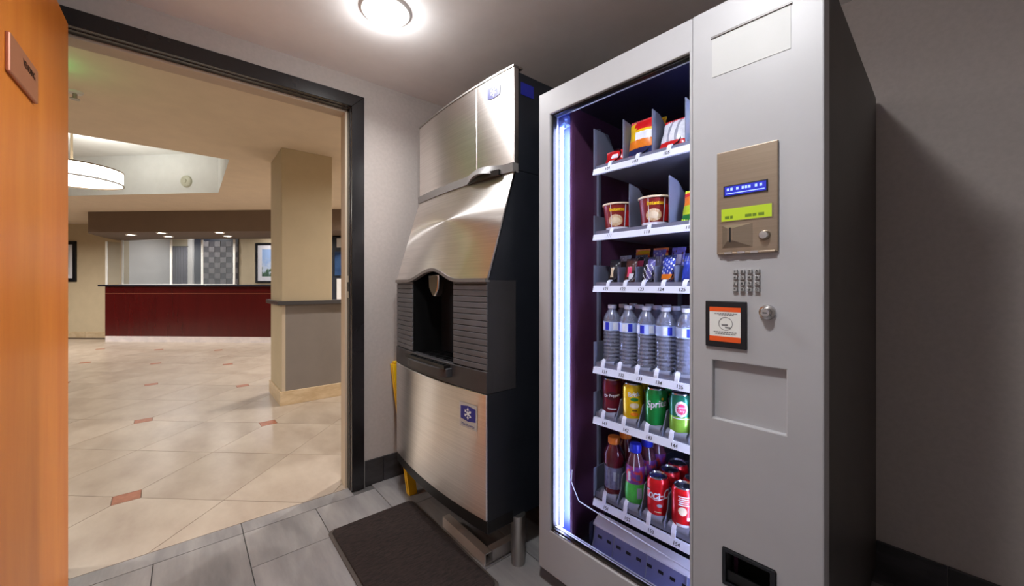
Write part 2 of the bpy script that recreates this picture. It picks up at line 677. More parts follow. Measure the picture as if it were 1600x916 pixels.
# door leaf, opened flat against the left-hand wall
dr = bpy.data.objects.new('door_1', None)
COL.objects.link(dr)
dr.location = (XW + 0.03, -0.35, 0)
dr['kind'] = 'structure'
dr['label'] = 'orange maple veneer door standing open beside the doorway'
off = Vector((XW + 0.03, -0.35, 0))
LX0, LX1 = XW + 0.052, XW + 0.97
MB().box(LX0, LX1, -0.375, -0.330, 0.012, 2.066).build('leaf', M.door, dr, bevel=0.002, off=off)
for hz in (0.25, 1.05, 1.82):
    MB().cyl((XW + 0.036, -0.350, hz), 0.009, 0.1, seg=12).build('hinge', M.chrome, dr, True, off=off)
plq = MB().prism([(-1.474, 1.627), (-1.70, 1.627), (-1.70, 1.722), (-1.474, 1.722)], 'y', -0.330, -0.321).build('name_plaque', M.plaque, dr, bevel=0.003, off=off)
tb = MB()
add_text(tb, 'VENDING', 0.026, lambda x, y: (-1.618 - x, -0.3205, 1.690 + y), 0.9, 0.0006)
tb.build('lettering', M.black_ink, plq, off=off)

# ceiling downlights of the vending room


def downlight(org, frame, r, lens, label, power, color, zc, group, spread=165, fill_light=0):
    t = Thing('downlight', (org[0], org[1], zc), label, 'light', group, frame)
    x, y = org
    t.part('trim_ring', MB().lathe([(r * 0.78, -0.004), (r * 0.86, -0.010), (r, -0.009), (r * 1.08, -0.001), (r * 1.08, 0.0)], (x, y, zc), 32), M.trim_white, True)
    t.part('lens', MB().lathe([(0, -0.010), (r * 0.5, -0.008), (r * 0.79, -0.003)], (x, y, zc), 28), lens, True)
    area_lamp('lamp', (0, 0, -0.022), power, r * 1.3, color, t.o, spread=spread)
    if fill_light:  # added point fill below the lens; the recessed fitting itself has none
        l = bpy.data.lights.new('fill_light', 'POINT')
        l.energy = fill_light
        l.color = color
        l.shadow_soft_size = 0.03
        o = bpy.data.objects.new('fill_light', l)
        COL.objects.link(o)
        o.parent = t.o
        o.location = (0, 0, -0.055)
    return t


VC = (0.97, 0.985, 1.0)
GV = 'recessed downlights in the vending room ceiling'
downlight((-1.56, 0.63), WORLD, 0.095, M.lamp_vend, 'round recessed downlight glowing white in the low grey ceiling before the ice dispenser', P_VEND * 0.9, VC, ZC, GV, 150, FILL_VEND * 0.36)
downlight((-0.42, 0.33), WORLD, 0.095, M.lamp_vend, 'round recessed downlight in the ceiling above the vending machine front', P_VEND * 1.15, VC, ZC, GV, fill_light=FILL_VEND * 1.35)

# ------------------------------------------------------------------ the lobby shell
fl2 = struct(MB().box(-15, -2.2051, -10, 9, -0.1, -0.006).build('floor_lobby', M.lob_grout))
PU, PV, U0, V0 = 0.530, 0.545, -2.127, 1.925
DH = 0.077
c_, s_ = math.cos(LOB.a), math.sin(LOB.a)
fwd = Vector((-math.sin(R(YAW)), math.cos(R(YAW))))
rgt = Vector((math.cos(R(YAW)), math.sin(R(YAW))))
tile_mesh = {}


def lobby_tile(i, j):
    u, v = U0 + i * PU, V0 + j * PV
    g = 0.0016
    cs = [(i, j), (i + 1, j), (i + 1, j + 1), (i, j + 1)]
    pts = []
    for n, (a, b_) in enumerate(cs):
        x, y = U0 + a * PU, V0 + b_ * PV
        sx = 1 if a == i else -1
        sy = 1 if b_ == j else -1
        if a % 2 == 0 and b_ % 2 == 0:
            p1, p2 = (x + sx * (DH + g), y + sy * g), (x + sx * g, y + sy * (DH + g))
            pts += [p2, p1] if n in (0, 2) else [p1, p2]
        else:
            pts.append((x + sx * g, y + sy * g))
    return pts


def cut_world(mb):
    """keep x < -2.207 (the threshold)"""
    for v in mb.bm.verts:
        v.co = LOB.w(v.co)
    bmesh.ops.bisect_plane(mb.bm, geom=mb.bm.verts[:] + mb.bm.edges[:] + mb.bm.faces[:], plane_co=(-2.207, 0, 0), plane_no=(1, 0, 0), clear_outer=True)
    if not mb.bm.faces:
        return False
    ed = [e for e in mb.bm.edges if len(e.link_faces) == 1]
    if ed:
        bmesh.ops.holes_fill(mb.bm, edges=ed)
    return True


def seen(u, v, m=0.35):
    p = LOB.w((u, v, 0))
    t, l = p.x * fwd.x + p.y * fwd.y, p.x * rgt.x + p.y * rgt.y
    if t < 0.4:
        return False
    q = 800 + 605 * l / t
    return 60 - 605 * m / t < q < 560 + 605 * m / t


for i in range(-18, 5):
    for j in range(-4, 10):
        cu, cv = U0 + (i + .5) * PU, V0 + (j + .5) * PV
        wp = LOB.w((cu, cv, 0))
        if wp.x < -1.9 and seen(cu, cv) and cv < 7.4:
            mb = MB().prism(lobby_tile(i, j), 'z', -0.012, random.uniform(-0.0005, 0))
            if cut_world(mb):
                mb.build('tile', M.lob_tile, fl2)
        if i % 2 == 0 and j % 2 == 0:
            u, v = U0 + i * PU, V0 + j * PV
            if seen(u, v, 0.1) and v < 7.2 and LOB.w((u, v, 0)).x < -2.2:
                d = DH - 0.0005
                mb = MB().prism([(u - d, v), (u, v - d), (u + d, v), (u, v + d)], 'z', -0.012, 0.0)
                if cut_world(mb):
                    mb.build('insert_tile', M.red_tile, fl2)

# lobby ceiling with the raised tray
outer = [(-15, -10), (-2.31, -10), (-2.31, 9), (-15, 9)]
tray = [(-4.85, -2.3), (-4.85, 0.33), (-6.685, 0.335), (-9.32, -2.3)]
mb = MB()
loops = []
for pl in (outer, tray):
    vv = [mb.bm.verts.new((p[0], p[1], LZ)) for p in pl]
    loops += [mb.bm.edges.new((vv[i], vv[(i + 1) % 4])) for i in range(4)]
bmesh.ops.triangle_fill(mb.bm, edges=loops, use_beauty=True)
for f in mb.bm.faces:
    if f.normal.z > 0:
        f.normal_flip()
struct(mb.build('ceiling_lobby', M.lob_ceil, fix=False))
mb = MB()
TH = 0.55
for i in range(4):
    a, b_ = tray[i], tray[(i + 1) % 4]
    mb.face([mb.bm.verts.new(p) for p in ((a[0], a[1], LZ), (b_[0], b_[1], LZ), (b_[0], b_[1], LZ + TH), (a[0], a[1], LZ + TH))])
mb.face([mb.bm.verts.new((p[0], p[1], LZ + TH)) for p in tray])
struct(mb.build('ceiling_tray', M.tray))

# outer walls of the lobby
struct(MB().box(-15, -14.9, -10, 9, 0, LZ).build('wall_lobby_west', M.lob_wall))
struct(MB().box(-15, -2.3, -10, -9.9, 0, LZ).build('wall_lobby_south', M.lob_wall))
struct(MB().box(-15, -2.3, 8.9, 9, 0, LZ).build('wall_lobby_north', M.lob_wall))
struct(MB().box(XW - WT, XW - WT + 0.05, -10, YF - 0.1, 0, LZ).build('wall_lobby_east', M.lob_wall))
struct(MB().box(XW - WT, XW - WT + 0.05, YB + 0.1, 9, 0, LZ).build('wall_lobby_east', M.lob_wall))

VW, VR, UR = 7.62, 8.72, -8.5
lobwall = MB().box(-13, UR, VW, VW + 0.12, 0, LZ)
struct(place(lobwall.build('wall_reception_left', M.lob_wall), LOB))
struct(place(MB().box(UR - 0.12, UR, VW + 0.12, VR, 0, LZ).build('wall_reception_side', M.lob_light), LOB))
struct(place(MB().box(UR - 0.12, -1.0, VR, VR + 0.12, 0, LZ).build('wall_reception_back', M.lob_wall), LOB))
br = bpy.data.objects.new('baseboard_reception', None)
COL.objects.link(br)
place(br, LOB)
br['kind'] = 'structure'
u = -12.5
while u < UR - 0.1:
    MB().box(u + 0.002, min(u + 0.53, UR) - 0.002, VW - 0.015, VW, 0, 0.12).build('base_tile', M.stone_base, br)
    u += 0.53
# pilaster between curtain and checker panel
struct(place(MB().box(-8.06, -7.95, VR - 0.06, VR, 0, LZ).build('trim_2', M.lob_light), LOB))
# soffit over the desk
sp = [(-7.73, 6.35), (-3.0, 6.35), (-2.6, 7.0), (-2.6, 7.4), (-7.6, 7.4), (-8.46, 7.62), (-8.50, 7.5), (-8.35, 7.2), (-8.05, 6.72), (-7.85, 6.45)]
struct(place(MB().prism(sp, 'z', 2.02, LZ).build('soffit', M.soffit), LOB))

# column and half wall
struct(MB().box(-4.69, -4.096, 0.67, 1.107, 0, LZ).build('column', M.lob_wall, bevel=0.004))
hw = struct(MB().box(-4.26, -4.094, 1.107, 4.2, 0, 0.925).build('wall_half', M.lob_grey))
MB().box(-4.0955, -4.0915, 0.70, 1.107, 0.12, 0.925).build('vinyl_panel', M.lob_grey, hw)
MB().box(-4.096, -4.09, 0.672, 0.70, 0.12, 0.925).build('corner_guard', M.cream, hw)
tl = bpy.data.objects.new('trim_3', None)
COL.objects.link(tl)
tl['kind'] = 'structure'
M.ledge = mat('dark_grey_ledge', (66, 64, 66), 0.3)
MB().box(-4.096, -4.05, 0.63, 4.2, 0.925, 0.962).build('ledge', M.ledge, tl, bevel=0.004)
MB().box(-4.72, -4.0965, 0.63, 0.6695, 0.925, 0.962).build('ledge', M.ledge, tl, bevel=0.004)
MB().box(-4.30, -4.0965, 1.108, 4.2, 0.925, 0.962).build('ledge', M.ledge, tl, bevel=0.004)
br = bpy.data.objects.new('baseboard_column', None)
COL.objects.link(br)
br['kind'] = 'structure'
for y0 in (0.655, 1.187, 1.719, 2.25, 2.78):
    MB().box(-4.094, -4.079, y0 + 0.001, y0 + 0.531, 0, 0.128).build('base_tile', M.stone_base, br, bevel=0.002)
MB().box(-4.70, -4.0945, 0.655, 0.6695, 0, 0.128).build('base_tile', M.stone_base, br, bevel=0.002)

# ------------------------------------------------------------------ lobby furniture
t = Thing('reception_desk', (-6.3, 7.5, 0), 'long dark red reception desk with dark countertop at far side of lobby', 'desk', None, LOB)
t.part('front_panel', MB().box(-8.29, -4.4, 7.10, 7.13, 0.11, 0.933), M.mahog)
t.part('fascia', MB().box(-8.29, -4.4, 7.10, 7.13, 0.945, 1.073), M.mahog)
t.part('inlay_strip', MB().box(-8.29, -4.4, 7.097, 7.13, 0.933, 0.945), M.copper)
t.part('side_panel', MB().box(-8.29, -8.26, 7.13, 7.6, 0.11, 1.073), M.mahog)
t.part('plinth', MB().box(-8.28, -4.4, 7.095, 7.6, 0, 0.11), M.kick)
t.part('countertop', MB().box(-8.40, -4.35, 7.06, 7.618, 1.073, 1.108), M.counter, bevel=0.006)
t.part('back_panel', MB().box(-8.26, -4.4, 7.55, 7.58, 0.11, 1.07), M.mahog)


def screen(u0, u1, v0, posts, label):
    t = Thing('acrylic_screen', ((u0 + u1) / 2, v0, 1.108), label, 'screen', 'acrylic guard screens on the reception desk', LOB)
    t.part('sheet', MB().box(u0, u1, v0 - 0.003, v0 + 0.003, 1.118, 2.0), M.acryl)
    for uu in posts:
        t.part('edge_post', MB().box(uu - 0.016, uu + 0.016, v0 - 0.010, v0 + 0.010, 1.108, 2.0), M.acryl_edge)
    t.part('foot', MB().box(u0, u1, v0 - 0.05, v0 + 0.05, 1.108, 1.118), M.acryl_edge)


screen(-8.24, -7.18, 7.36, (-8.224, -7.196), 'wide clear acrylic screen with white posts on left end of reception desk')
screen(-7.16, -6.53, 7.36, (-6.546,), 'clear acrylic screen at middle of reception desk before dark curtain')
screen(-6.51, -5.87, 7.36, (-5.886,), 'clear acrylic screen on reception desk between checker panel and column')
t = Thing('acrylic_screen', (-8.27, 7.2, 1.108), 'short clear acrylic side screen at the left edge of reception desk', 'screen', 'acrylic guard screens on the reception desk', LOB)
t.part('sheet', MB().box(-8.273, -8.267, 7.12, 7.36, 1.118, 1.95), M.acryl)
t.part('edge_post', MB().box(-8.285, -8.255, 7.10, 7.12, 1.108, 1.95), M.acryl_edge)

t = Thing('curtain', (-8.26, VR - 0.05, 0.0), 'dark grey pleated curtain hanging behind reception desk beside the checker panel', 'curtain', None, LOB)
cu0, cu1 = -8.46, -8.08
t.part('drape', MB().grid(lambda u, v: Vector((cu0 + (cu1 - cu0) * u, VR - 0.05 + 0.02 * math.sin(u * 38), 0.05 + 1.95 * v)), 48, 2, (0, 0.012, 0)), M.curtain, True)
t.part('rod', MB().cyl((cu0 - 0.02, VR - 0.05, 2.0), 0.012, cu1 - cu0 + 0.06, 'x', 10), M.dark, True)

t = Thing('checker_panel', (-7.4, VR - 0.02, 0), 'grey and black checkerboard wall panel behind the middle of the reception desk', 'wall panel', None, LOB)
t.part('backing', MB().box(-7.94, -6.86, VR - 0.02, VR - 0.001, 0.3, 2.2), M.chk_frame)
nu, nz = 6, 12
for a in range(nu):
    for c in range(nz):
        du, dz = 0.155, 0.125
        u0, z0 = -7.70 + a * du * 0.9, 0.62 + c * dz
        dd = 0.02 if (a + c) % 2 else 0.012
        t.part('panel_square', MB().box(u0 + 0.002, u0 + du * 0.9 - 0.002, VR - 0.02 - dd, VR - 0.02, z0 + 0.002, z0 + dz - 0.002), M.chk1 if (a + c) % 2 else M.chk2)


def picture(u0, u1, z0, z1, v, img, fw_, mw, label, ground=None):
    t = Thing('framed_picture', ((u0 + u1) / 2, v, z0), label, 'picture', None, LOB)
    t.part('frame', MB().plate((u0, u1, z0, z1), [(u0 + fw_, u1 - fw_, z0 + fw_, z1 - fw_)], v - 0.03, v), M.frame_blk, bevel=0.003)
    t.part('mount', MB().plate((u0 + fw_, u1 - fw_, z0 + fw_, z1 - fw_), [(u0 + fw_ + mw, u1 - fw_ - mw, z0 + fw_ + mw, z1 - fw_ - mw)], v - 0.012, v - 0.002), M.pic_mat)
    a, b_, c, d = u0 + fw_ + mw, u1 - fw_ - mw, z0 + fw_ + mw, z1 - fw_ - mw
    t.part('print', MB().box(a, b_, v - 0.008, v - 0.002, c, d), img)
    return t


picture(-10.3, -9.52, 1.17, 2.015, VW, M.pic_grey, 0.07, 0.08, 'black framed picture on tan wall left of the reception desk')
m, nt, bs = new_mat('print_trees')
tc = nt.nodes.new('ShaderNodeTexCoord')
sep = nt.nodes.new('ShaderNodeSeparateXYZ')
nz_ = nt.nodes.new('ShaderNodeTexNoise')
nz_.inputs['Scale'].default_value = 9
nz_.inputs['Detail'].default_value = 5
ad = nt.nodes.new('ShaderNodeMath')
ad.operation = 'MULTIPLY_ADD'
ad.inputs[1].default_value = 0.75
cr = nt.nodes.new('ShaderNodeValToRGB')
cr.color_ramp.elements[0].position = 0.45
cr.color_ramp.elements[0].color = srgb((40, 66, 56))
cr.color_ramp.elements[1].position = 0.95
cr.color_ramp.elements[1].color = srgb((150, 178, 222))
e = cr.color_ramp.elements.new(0.62)
e.color = srgb((74, 104, 84))
e = cr.color_ramp.elements.new(0.7)
e.color = srgb((190, 202, 222))
nt.links.new(tc.outputs['Object'], nz_.inputs['Vector'])
nt.links.new(tc.outputs['Object'], sep.inputs[0])
nt.links.new(nz_.outputs[0], ad.inputs[0])
nt.links.new(sep.outputs['Z'], ad.inputs[2])
nt.links.new(ad.outputs[0], cr.inputs[0])
nt.links.new(cr.outputs[0], bs.inputs['Base Color'])
M.pic_trees = m
picture(-6.44, -5.62, 1.15, 2.075, VR, M.pic_trees, 0.045, 0.10, 'black framed picture of green trees under blue sky behind reception desk, beside column')

t = Thing('drinks_cabinet', (-3.4, 7.0, 0), 'dark tall cabinet with blue glass front seen past the column over the half wall', 'cabinet', None, LOB)
t.part('body', MB().box(-3.85, -2.9, 7.02, 7.5, 0.0, 2.0), M.chk_frame)
t.part('glass_front', MB().box(-3.66, -3.0, 7.0, 7.02, 1.28, 1.72), M.fridge_glass)
t.part('lower_panel', MB().box(-3.62, -3.0, 6.995, 7.02, 0.70, 1.22), M.offwhite)
t.part('top_sign', MB().box(-3.62, -3.2, 6.995, 7.02, 1.80, 1.97), M.offwhite)

t = Thing('drum_pendant', (-6.515, -0.99, 2.28), 'large lit drum pendant lamp with bronze rims hanging in the ceiling tray', 'lamp')
px_, py_ = -6.515, -0.99
t.part('shade', MB().lathe([(0.415, 2.285), (0.415, 2.425)], (px_, py_, 0), 40), M.pend, True)
t.part('diffuser', MB().lathe([(0, 2.287), (0.41, 2.287)], (px_, py_, 0), 40), M.pend, True)
for zz in (2.275, 2.422):
    t.part('rim', MB().lathe([(0.413, zz), (0.422, zz), (0.422, zz + 0.012), (0.413, zz + 0.012), (0.413, zz)], (px_, py_, 0), 40), M.pend_rim, True)
t.part('stem', MB().cyl((px_, py_, 2.42), 0.012, 0.51, seg=12), M.pend_rim, True)
t.part('canopy', MB().cyl((px_, py_, 2.905), 0.07, 0.024, seg=24), M.pend_rim, True)
area_lamp('lamp', (0, 0, 0.20), 5, 0.6, (0.97, 0.99, 1.0), t.o, rot=(PI, 0, 0))

# round detector on the far face of the tray
dA, dB = Vector((-6.685, 0.335, 0)), Vector((-9.32, -2.3, 0))
dn = Vector((1, -1, 0)).normalized()
fr = Frame(-6.93, 0.09, math.atan2(dA.y - dB.y, dA.x - dB.x))
p = dA + (dB - dA).normalized() * 0.47
fr = Frame(p.x, p.y, math.atan2(1, 1))
t = Thing('round_detector', (0, 0, 2.545), 'small round beige detector on the far face of the ceiling tray', 'detector', None, fr)
t.part('housing', MB().lathe([(0, -0.035), (0.05, -0.034), (0.075, -0.022), (0.082, -0.006), (0.082, 0.0)], (0, 0, 2.545), 28, 'y'), M.detector, True)
t.part('cap', MB().lathe([(0, -0.045), (0.028, -0.044), (0.034, -0.034)], (0, 0, 2.545), 20, 'y'), M.detector, True)

t = Thing('sprinkler_head', (-3.78, -0.56, LZ), 'small grey sprinkler head on the lobby ceiling at the orange door edge', 'sprinkler')
t.part('escutcheon', MB().lathe([(0, 0), (0.04, 0), (0.034, -0.014), (0, -0.016)], (-3.78, -0.56, LZ), 20), M.trim_white, True)
t.part('body', MB().lathe([(0, -0.016), (0.012, -0.016), (0.012, -0.045), (0, -0.045)], (-3.78, -0.56, LZ), 12), M.alu, True)
t.part('deflector', MB().lathe([(0, -0.052), (0.024, -0.052), (0.024, -0.048), (0, -0.048)], (-3.78, -0.56, LZ), 16), M.alu, True)

# little green safety lamp on the ceiling just behind the door edge: it washes the ceiling green
t = Thing('safety_lamp', (-3.33, -0.72, LZ), 'small green safety lamp on the lobby ceiling hidden behind the open door', 'lamp')
t.part('housing', MB().box(-3.40, -3.26, -0.80, -0.72, LZ - 0.11, LZ - 0.03), M.trim_white)
t.part('lens', MB().box(-3.39, -3.27, -0.72, -0.715, LZ - 0.10, LZ - 0.04), M.green_led)
t.part('bracket', MB().box(-3.35, -3.31, -0.78, -0.74, LZ - 0.03, LZ), M.trim_white)
l = bpy.data.lights.new('green_lamp', 'POINT')
l.energy = 0.3
l.color = (0.05, 1, 0.3)
l.shadow_soft_size = 0.02
lo = bpy.data.objects.new('green_lamp', l)
COL.objects.link(lo)
lo.parent = t.o
lo.location = (0, 0.10, -0.09)

# small lights under the soffit
for n, (u, v, lb) in enumerate(((-7.3, 6.68, 'first small soffit downlight from the left over the reception desk'), (-6.5, 6.47, 'bright front soffit downlight above left half of reception desk'), (-5.44, 6.47, 'bright front soffit downlight above middle of reception desk'), (-4.35, 6.47, 'front soffit downlight above reception desk beside the column'), (-6.85, 6.95, 'rear soffit downlight above left half of reception desk'), (-5.69, 6.95, 'rear soffit downlight above middle of reception desk'))):
    downlight((u, v), LOB, 0.075, M.lamp_on, lb, P_SOFFIT, (1, 0.95, 0.88), 2.02, 'small downlights under the reception soffit')
GL = 'unseen recessed downlights added to the lobby ceiling'  # out-of-view fittings added to light the lobby
for x, y_, k_, lb in ((-3.2, -1.9, 0.45, 'unseen lobby ceiling downlight nearest the open door'), (-3.4, 2.6, 0.9, 'unseen lobby ceiling downlight in front of the half wall'), (-6.0, 2.6, 1.2, 'unseen lobby ceiling downlight behind the column'), (-8.5, 1.2, 1.9, 'unseen lobby ceiling downlight before the reception desk'), (-9.6, -3.4, 1.7, 'unseen lobby ceiling downlight beyond the ceiling tray'), (-5.2, -4.2, 1.0, 'unseen lobby ceiling downlight left of the ceiling tray'), (-6.5, 5.4, 1.0, 'unseen lobby ceiling downlight at the far right of the lobby')):
    downlight((x, y_), WORLD, 0.09, M.lamp_on, lb, P_LOBBY * k_, (1, 0.95, 0.88), LZ, GL)
for (u, v) in ((-7.6, 8.2), (-5.8, 8.2)):
    downlight((u, v), LOB, 0.075, M.lamp_on, 'ceiling downlight behind the reception desk, ' + ('near the curtain' if u < -7 else 'near the tree picture'), 14, (1, 0.97, 0.95), LZ, 'downlights behind the reception desk')

# ------------------------------------------------------------------ ice dispenser
IX0, IX1, IYF, IYP = -1.985, -1.17, 1.0, 0.861
t = Thing('ice_dispenser', (-1.58, 1.4, 0), 'tall stainless steel and black ice dispenser standing left of the vending machine', 'ice machine')
ice = t
ZB, ZT = 0.178, 1.575
t.part('cabinet', MB().box(IX0 + 0.004, IX1 - 0.001, IYF, 1.86, ZB + 0.01, ZT), M.ice_black, bevel=0.004)
t.part('upper_cabinet', MB().box(IX0 + 0.012, IX1 - 0.001, IYF + 0.012, 1.86, ZT, 1.972), M.ice_black, bevel=0.004)
# upper steel front: wide left panel, narrow right panel, bowed
XS = -1.402
a = MB()
bowed(a, IX0, XS - 0.0015, 1.60, 1.985, IYF - 0.006, 0.022, IX0, IX1, 0.024)
t.part('upper_panel', a, M.steel_soft, True, 0.003)
a = MB()
bowed(a, XS + 0.0015, IX1, 1.60, 1.985, IYF - 0.006, 0.022, IX0, IX1, 0.024)
up2 = t.part('upper_panel', a, M.steel_soft, True, 0.003)
a = MB()
bowed(a, IX0, IX1 + 0.001, 1.985, 1.992, IYF - 0.010, 0.022, IX0, IX1, 0.05)
t.part('top_trim', a, M.alu, True)
# grey lip with the raised handle slot
a = MB()


def lip(u, v):
    x = IX0 + (IX1 - IX0) * u
    hump = max(0.0, 1 - ((x + 1.345) / 0.135) ** 2) ** 2 if abs(x + 1.345) < 0.135 else 0
    z = 1.566 + 0.036 * v
    bow = 0.022 * (1 - ((x - (IX0 + IX1) / 2) / ((IX1 - IX0) / 2)) ** 2)
    return Vector((x, IYF - 0.014 - bow - hump * 0.035 * (1 - v * 0.55), z + (0.016 * hump if v < 0.5 else 0.012 * hump)))


a.grid(lip, 48, 3, (0, 0.03, 0))
t.part('front_lip', a, M.lipgrey, True)
a = MB()
bowed(a, -1.455, -1.235, 1.562, 1.585, IYF - 0.030, 0.018, -1.47, -1.22, 0.02)
t.part('handle_slot', a, M.dark, True)
# slanted steel hood
a = MB()
xc = (IX0 + IX1) / 2
hwid = (IX1 - IX0) / 2


def hump(x):
    d = (x + 1.575) / 0.235
    return math.cos(d * PI / 2) ** 2 if abs(d) < 1 else 0.0


def hood(u, v):
    x = IX0 + (IX1 - IX0) * u
    bow = (1 - ((x - xc) / hwid) ** 2)
    zb = 1.140 + 0.050 * hump(x)
    y0, y1 = IYP - 0.024 * bow, IYF - 0.008 - 0.022 * bow
    tz = v
    z = zb + (1.566 - zb) * tz
    f = (z - 1.14) / (1.566 - 1.14)
    y = y0 + (y1 - y0) * f
    if v == 0:
        y -= 0.002
    return Vector((x, y, z))


a.grid(hood, 40, 12, (0, 0.012, 0.004))
t.part('hood', a, M.steel_soft, True)
a = MB()


def hoodlip(u, v):
    q = hood(u, 0)
    return Vector((q.x, q.y - 0.006, q.z - 0.012 + 0.014 * v))


a.grid(hoodlip, 40, 1, (0, 0.02, 0))
t.part('hood_lip', a, M.lipgrey, True)
# black cheeks at both sides of the hood
for x0, x1 in ((IX1 - 0.012, IX1), (IX0, IX0 + 0.012)):
    t.part('cheek', MB().prism([(IYP + 0.006, 1.135), (IYF + 0.005, 1.135), (IYF + 0.005, 1.57), (IYF - 0.002, 1.57)], 'x', x0, x1), M.ice_black)
# dispenser band
DX0, DX1, DZ0, DZ1 = -1.756, -1.381, 0.775, 1.150
for x0, x1 in ((IX1 - 0.02, IX1 - 0.0006), (IX0 + 0.0006, IX0 + 0.02)):
    t.part('band_side', MB().box(x0, x1, IYP + 0.003, IYF + 0.005, 0.705, 1.137), M.plastic, bevel=0.002)
    t.part('door_side', MB().box(x0, x1, IYP + 0.004, IYF + 0.005, ZB + 0.01, 0.705), M.ice_black)
nr = 15
for nm, x0, x1, bk in (('ribbed_panel', IX0 + 0.004, DX0, 0), ('ribbed_panel', DX1, IX1 - 0.002, 1)):
    a = MB()
    bowed(a, x0, x1, 0.79, 1.145, IYP + 0.008, 0.024, IX0, IX1, 0.02)
    t.part('rib_backing', a, M.dark, True)
    root = bpy.data.objects.new('ribbed_panel', None)
    COL.objects.link(root)
    root.parent = t.o
    for r_ in range(nr):
        z0 = 0.793 + r_ * 0.0233
        a = MB()
        bowed(a, x0, x1, z0 + 0.0012, z0 + 0.0221, IYP, 0.024, IX0, IX1, 0.012, 6)
        a.build('rib', M.rib, root, True, 0.0015, t.org)
a = MB()
a.box(DX0 - 0.004, DX0 + 0.004, IYP - 0.015, 1.10, 0.75, 1.142)
a.box(DX1 - 0.004, DX1 + 0.004, IYP - 0.015, 1.10, 0.75, 1.142)
a.box(DX0, DX1, 1.09, 1.10, 0.75, 1.2)
a.box(DX0, DX1, IYP + 0.03, 1.10, 1.19, 1.2)
t.part('dispensing_recess', a, M.dark)
# cabinet front behind band is open only visually: recess sits inside a dark box
a = MB()
bowed(a, IX0, IX1, 0.705, 0.790, IYP - 0.002, 0.026, IX0, IX1, 0.03, 20)
t.part('lower_band', a, M.plastic, True, 0.003)
tp = []
for k in range(17):
    an = PI * k / 16
    tp.append((-1.5685 + 0.185 * math.cos(an), IYP - 0.028 - 0.042 * math.sin(an) ** 0.6 if 0 < k < 16 else IYP - 0.02))
tp = tp + [(-1.7535, 1.09), (-1.3835, 1.09)]
t.part('drip_tray', MB().prism(tp, 'z', 0.735, 0.772), M.plastic, True, 0.003)
for k in range(11):
    x = -1.735 + k * 0.0333
    t.part('grille_bar', MB().box(x - 0.006, x + 0.006, IYP - 0.05, 1.08, 0.772, 0.784), M.dark)
t.part('grille_rail', MB().box(-1.75, -1.387, IYP - 0.058, IYP - 0.050, 0.772, 0.786), M.dark)
a = MB().prism([(-1.655, 1.165), (-1.555, 1.165), (-1.562, 1.10), (-1.59, 1.062), (-1.612, 1.062), (-1.648, 1.10)], 'y', 0.872, 0.905)
t.part('chute', a, M.chrome, True, 0.006)
# lower steel door
a = MB()
bowed(a, IX0 + 0.004, IX1 - 0.002, 0.228, 0.703, IYP - 0.002, 0.030, IX0, IX1, 0.03, 24)
t.part('lower_door', a, M.steel, True, 0.003)
a = MB()
bowed(a, IX0, IX1, ZB, 0.226, IYP + 0.002, 0.030, IX0, IX1, 0.13, 20)
t.part('base_skirt', a, M.dark, True, 0.003)
for lx, ly in ((-1.176, 1.02), (-1.95, 1.04), (-1.20, 1.80), (-1.95, 1.80)):
    a = MB().lathe([(0, 0), (0.026, 0), (0.028, 0.006), (0.028, 0.085), (0.030, 0.088), (0.030, ZB + 0.02), (0, ZB + 0.02)], (lx, ly, 0), 20)
    t.part('leg', a, M.alu, True)


def emblem(mb_w, mb_b, fnp, w_, h_):
    """blue field with a white six-armed flake"""
    mb_b.face([mb_b.bm.verts.new(fnp(x, y, 0.0008)) for x, y in ((-w_ / 2, -h_ / 2 * 0.8), (0, -h_ / 2), (w_ / 2, -h_ / 2 * 0.8), (w_ / 2, h_ / 2 * 0.8), (0, h_ / 2), (-w_ / 2, h_ / 2 * 0.8))])
    for k in range(3):
        an = k * PI / 3 + PI / 2
        c, s2 = math.cos(an), math.sin(an)
        L_, T_ = h_ * 0.36, h_ * 0.04
        mb_w.face([mb_w.bm.verts.new(fnp(c * p_ - s2 * q_, s2 * p_ + c * q_, 0.0014 + 0.0002 * k)) for p_, q_ in ((-L_, -T_), (L_, -T_), (L_, T_), (-L_, T_))])
        for sg in (-1, 1):
            e0 = sg * L_ * 0.72
            mb_w.face([mb_w.bm.verts.new(fnp(c * p_ - s2 * q_, s2 * p_ + c * q_, 0.0021 + 0.0002 * k)) for p_, q_ in ((e0 - T_, -h_ * 0.09), (e0 + T_, -h_ * 0.09), (e0 + T_, h_ * 0.09), (e0 - T_, h_ * 0.09))])


def fpanel(x, yedge, bow):
    return yedge - bow * (1 - ((x - xc) / hwid) ** 2)


for cx, cz, ye, bow, w_, h_, lab in ((-1.287, 1.923, IYF - 0.0065, 0.022, 0.078, 0.055, 0), (-1.272, 0.612, IYP - 0.0025, 0.030, 0.090, 0.062, 1)):
    bw, bb = MB(), MB()

    def fnp(x, y, e, cx=cx, cz=cz, ye=ye, bow=bow):
        return Vector((cx + x, fpanel(cx + x, ye, bow) - e - 0.0012, cz + y))
    if lab:
        s3 = MB()
        s3.grid(lambda u, v: fnp((u - 0.5) * 0.104, -0.058 + v * 0.098, 0.0004), 4, 1)
        pl = t.part('emblem_label', s3, M.silver_label)
        tx = MB()
        add_text(tx, 'Manitowoc', 0.018, lambda x, y: fnp(x, y - 0.045, 0.001))
        t.part('emblem_lettering', tx, M.blue)
    emblem(bw, bb, fnp, w_, h_)
    eb = t.part('emblem', bb, M.blue)
    t.part('snowflake', bw, M.white, parent=eb)
# blue sticker on the black side
a = MB()
a.box(IX1 - 0.001, IX1 + 0.0008, 1.03, 1.10, 1.885, 1.935)
t.part('side_sticker', a, M.blue)

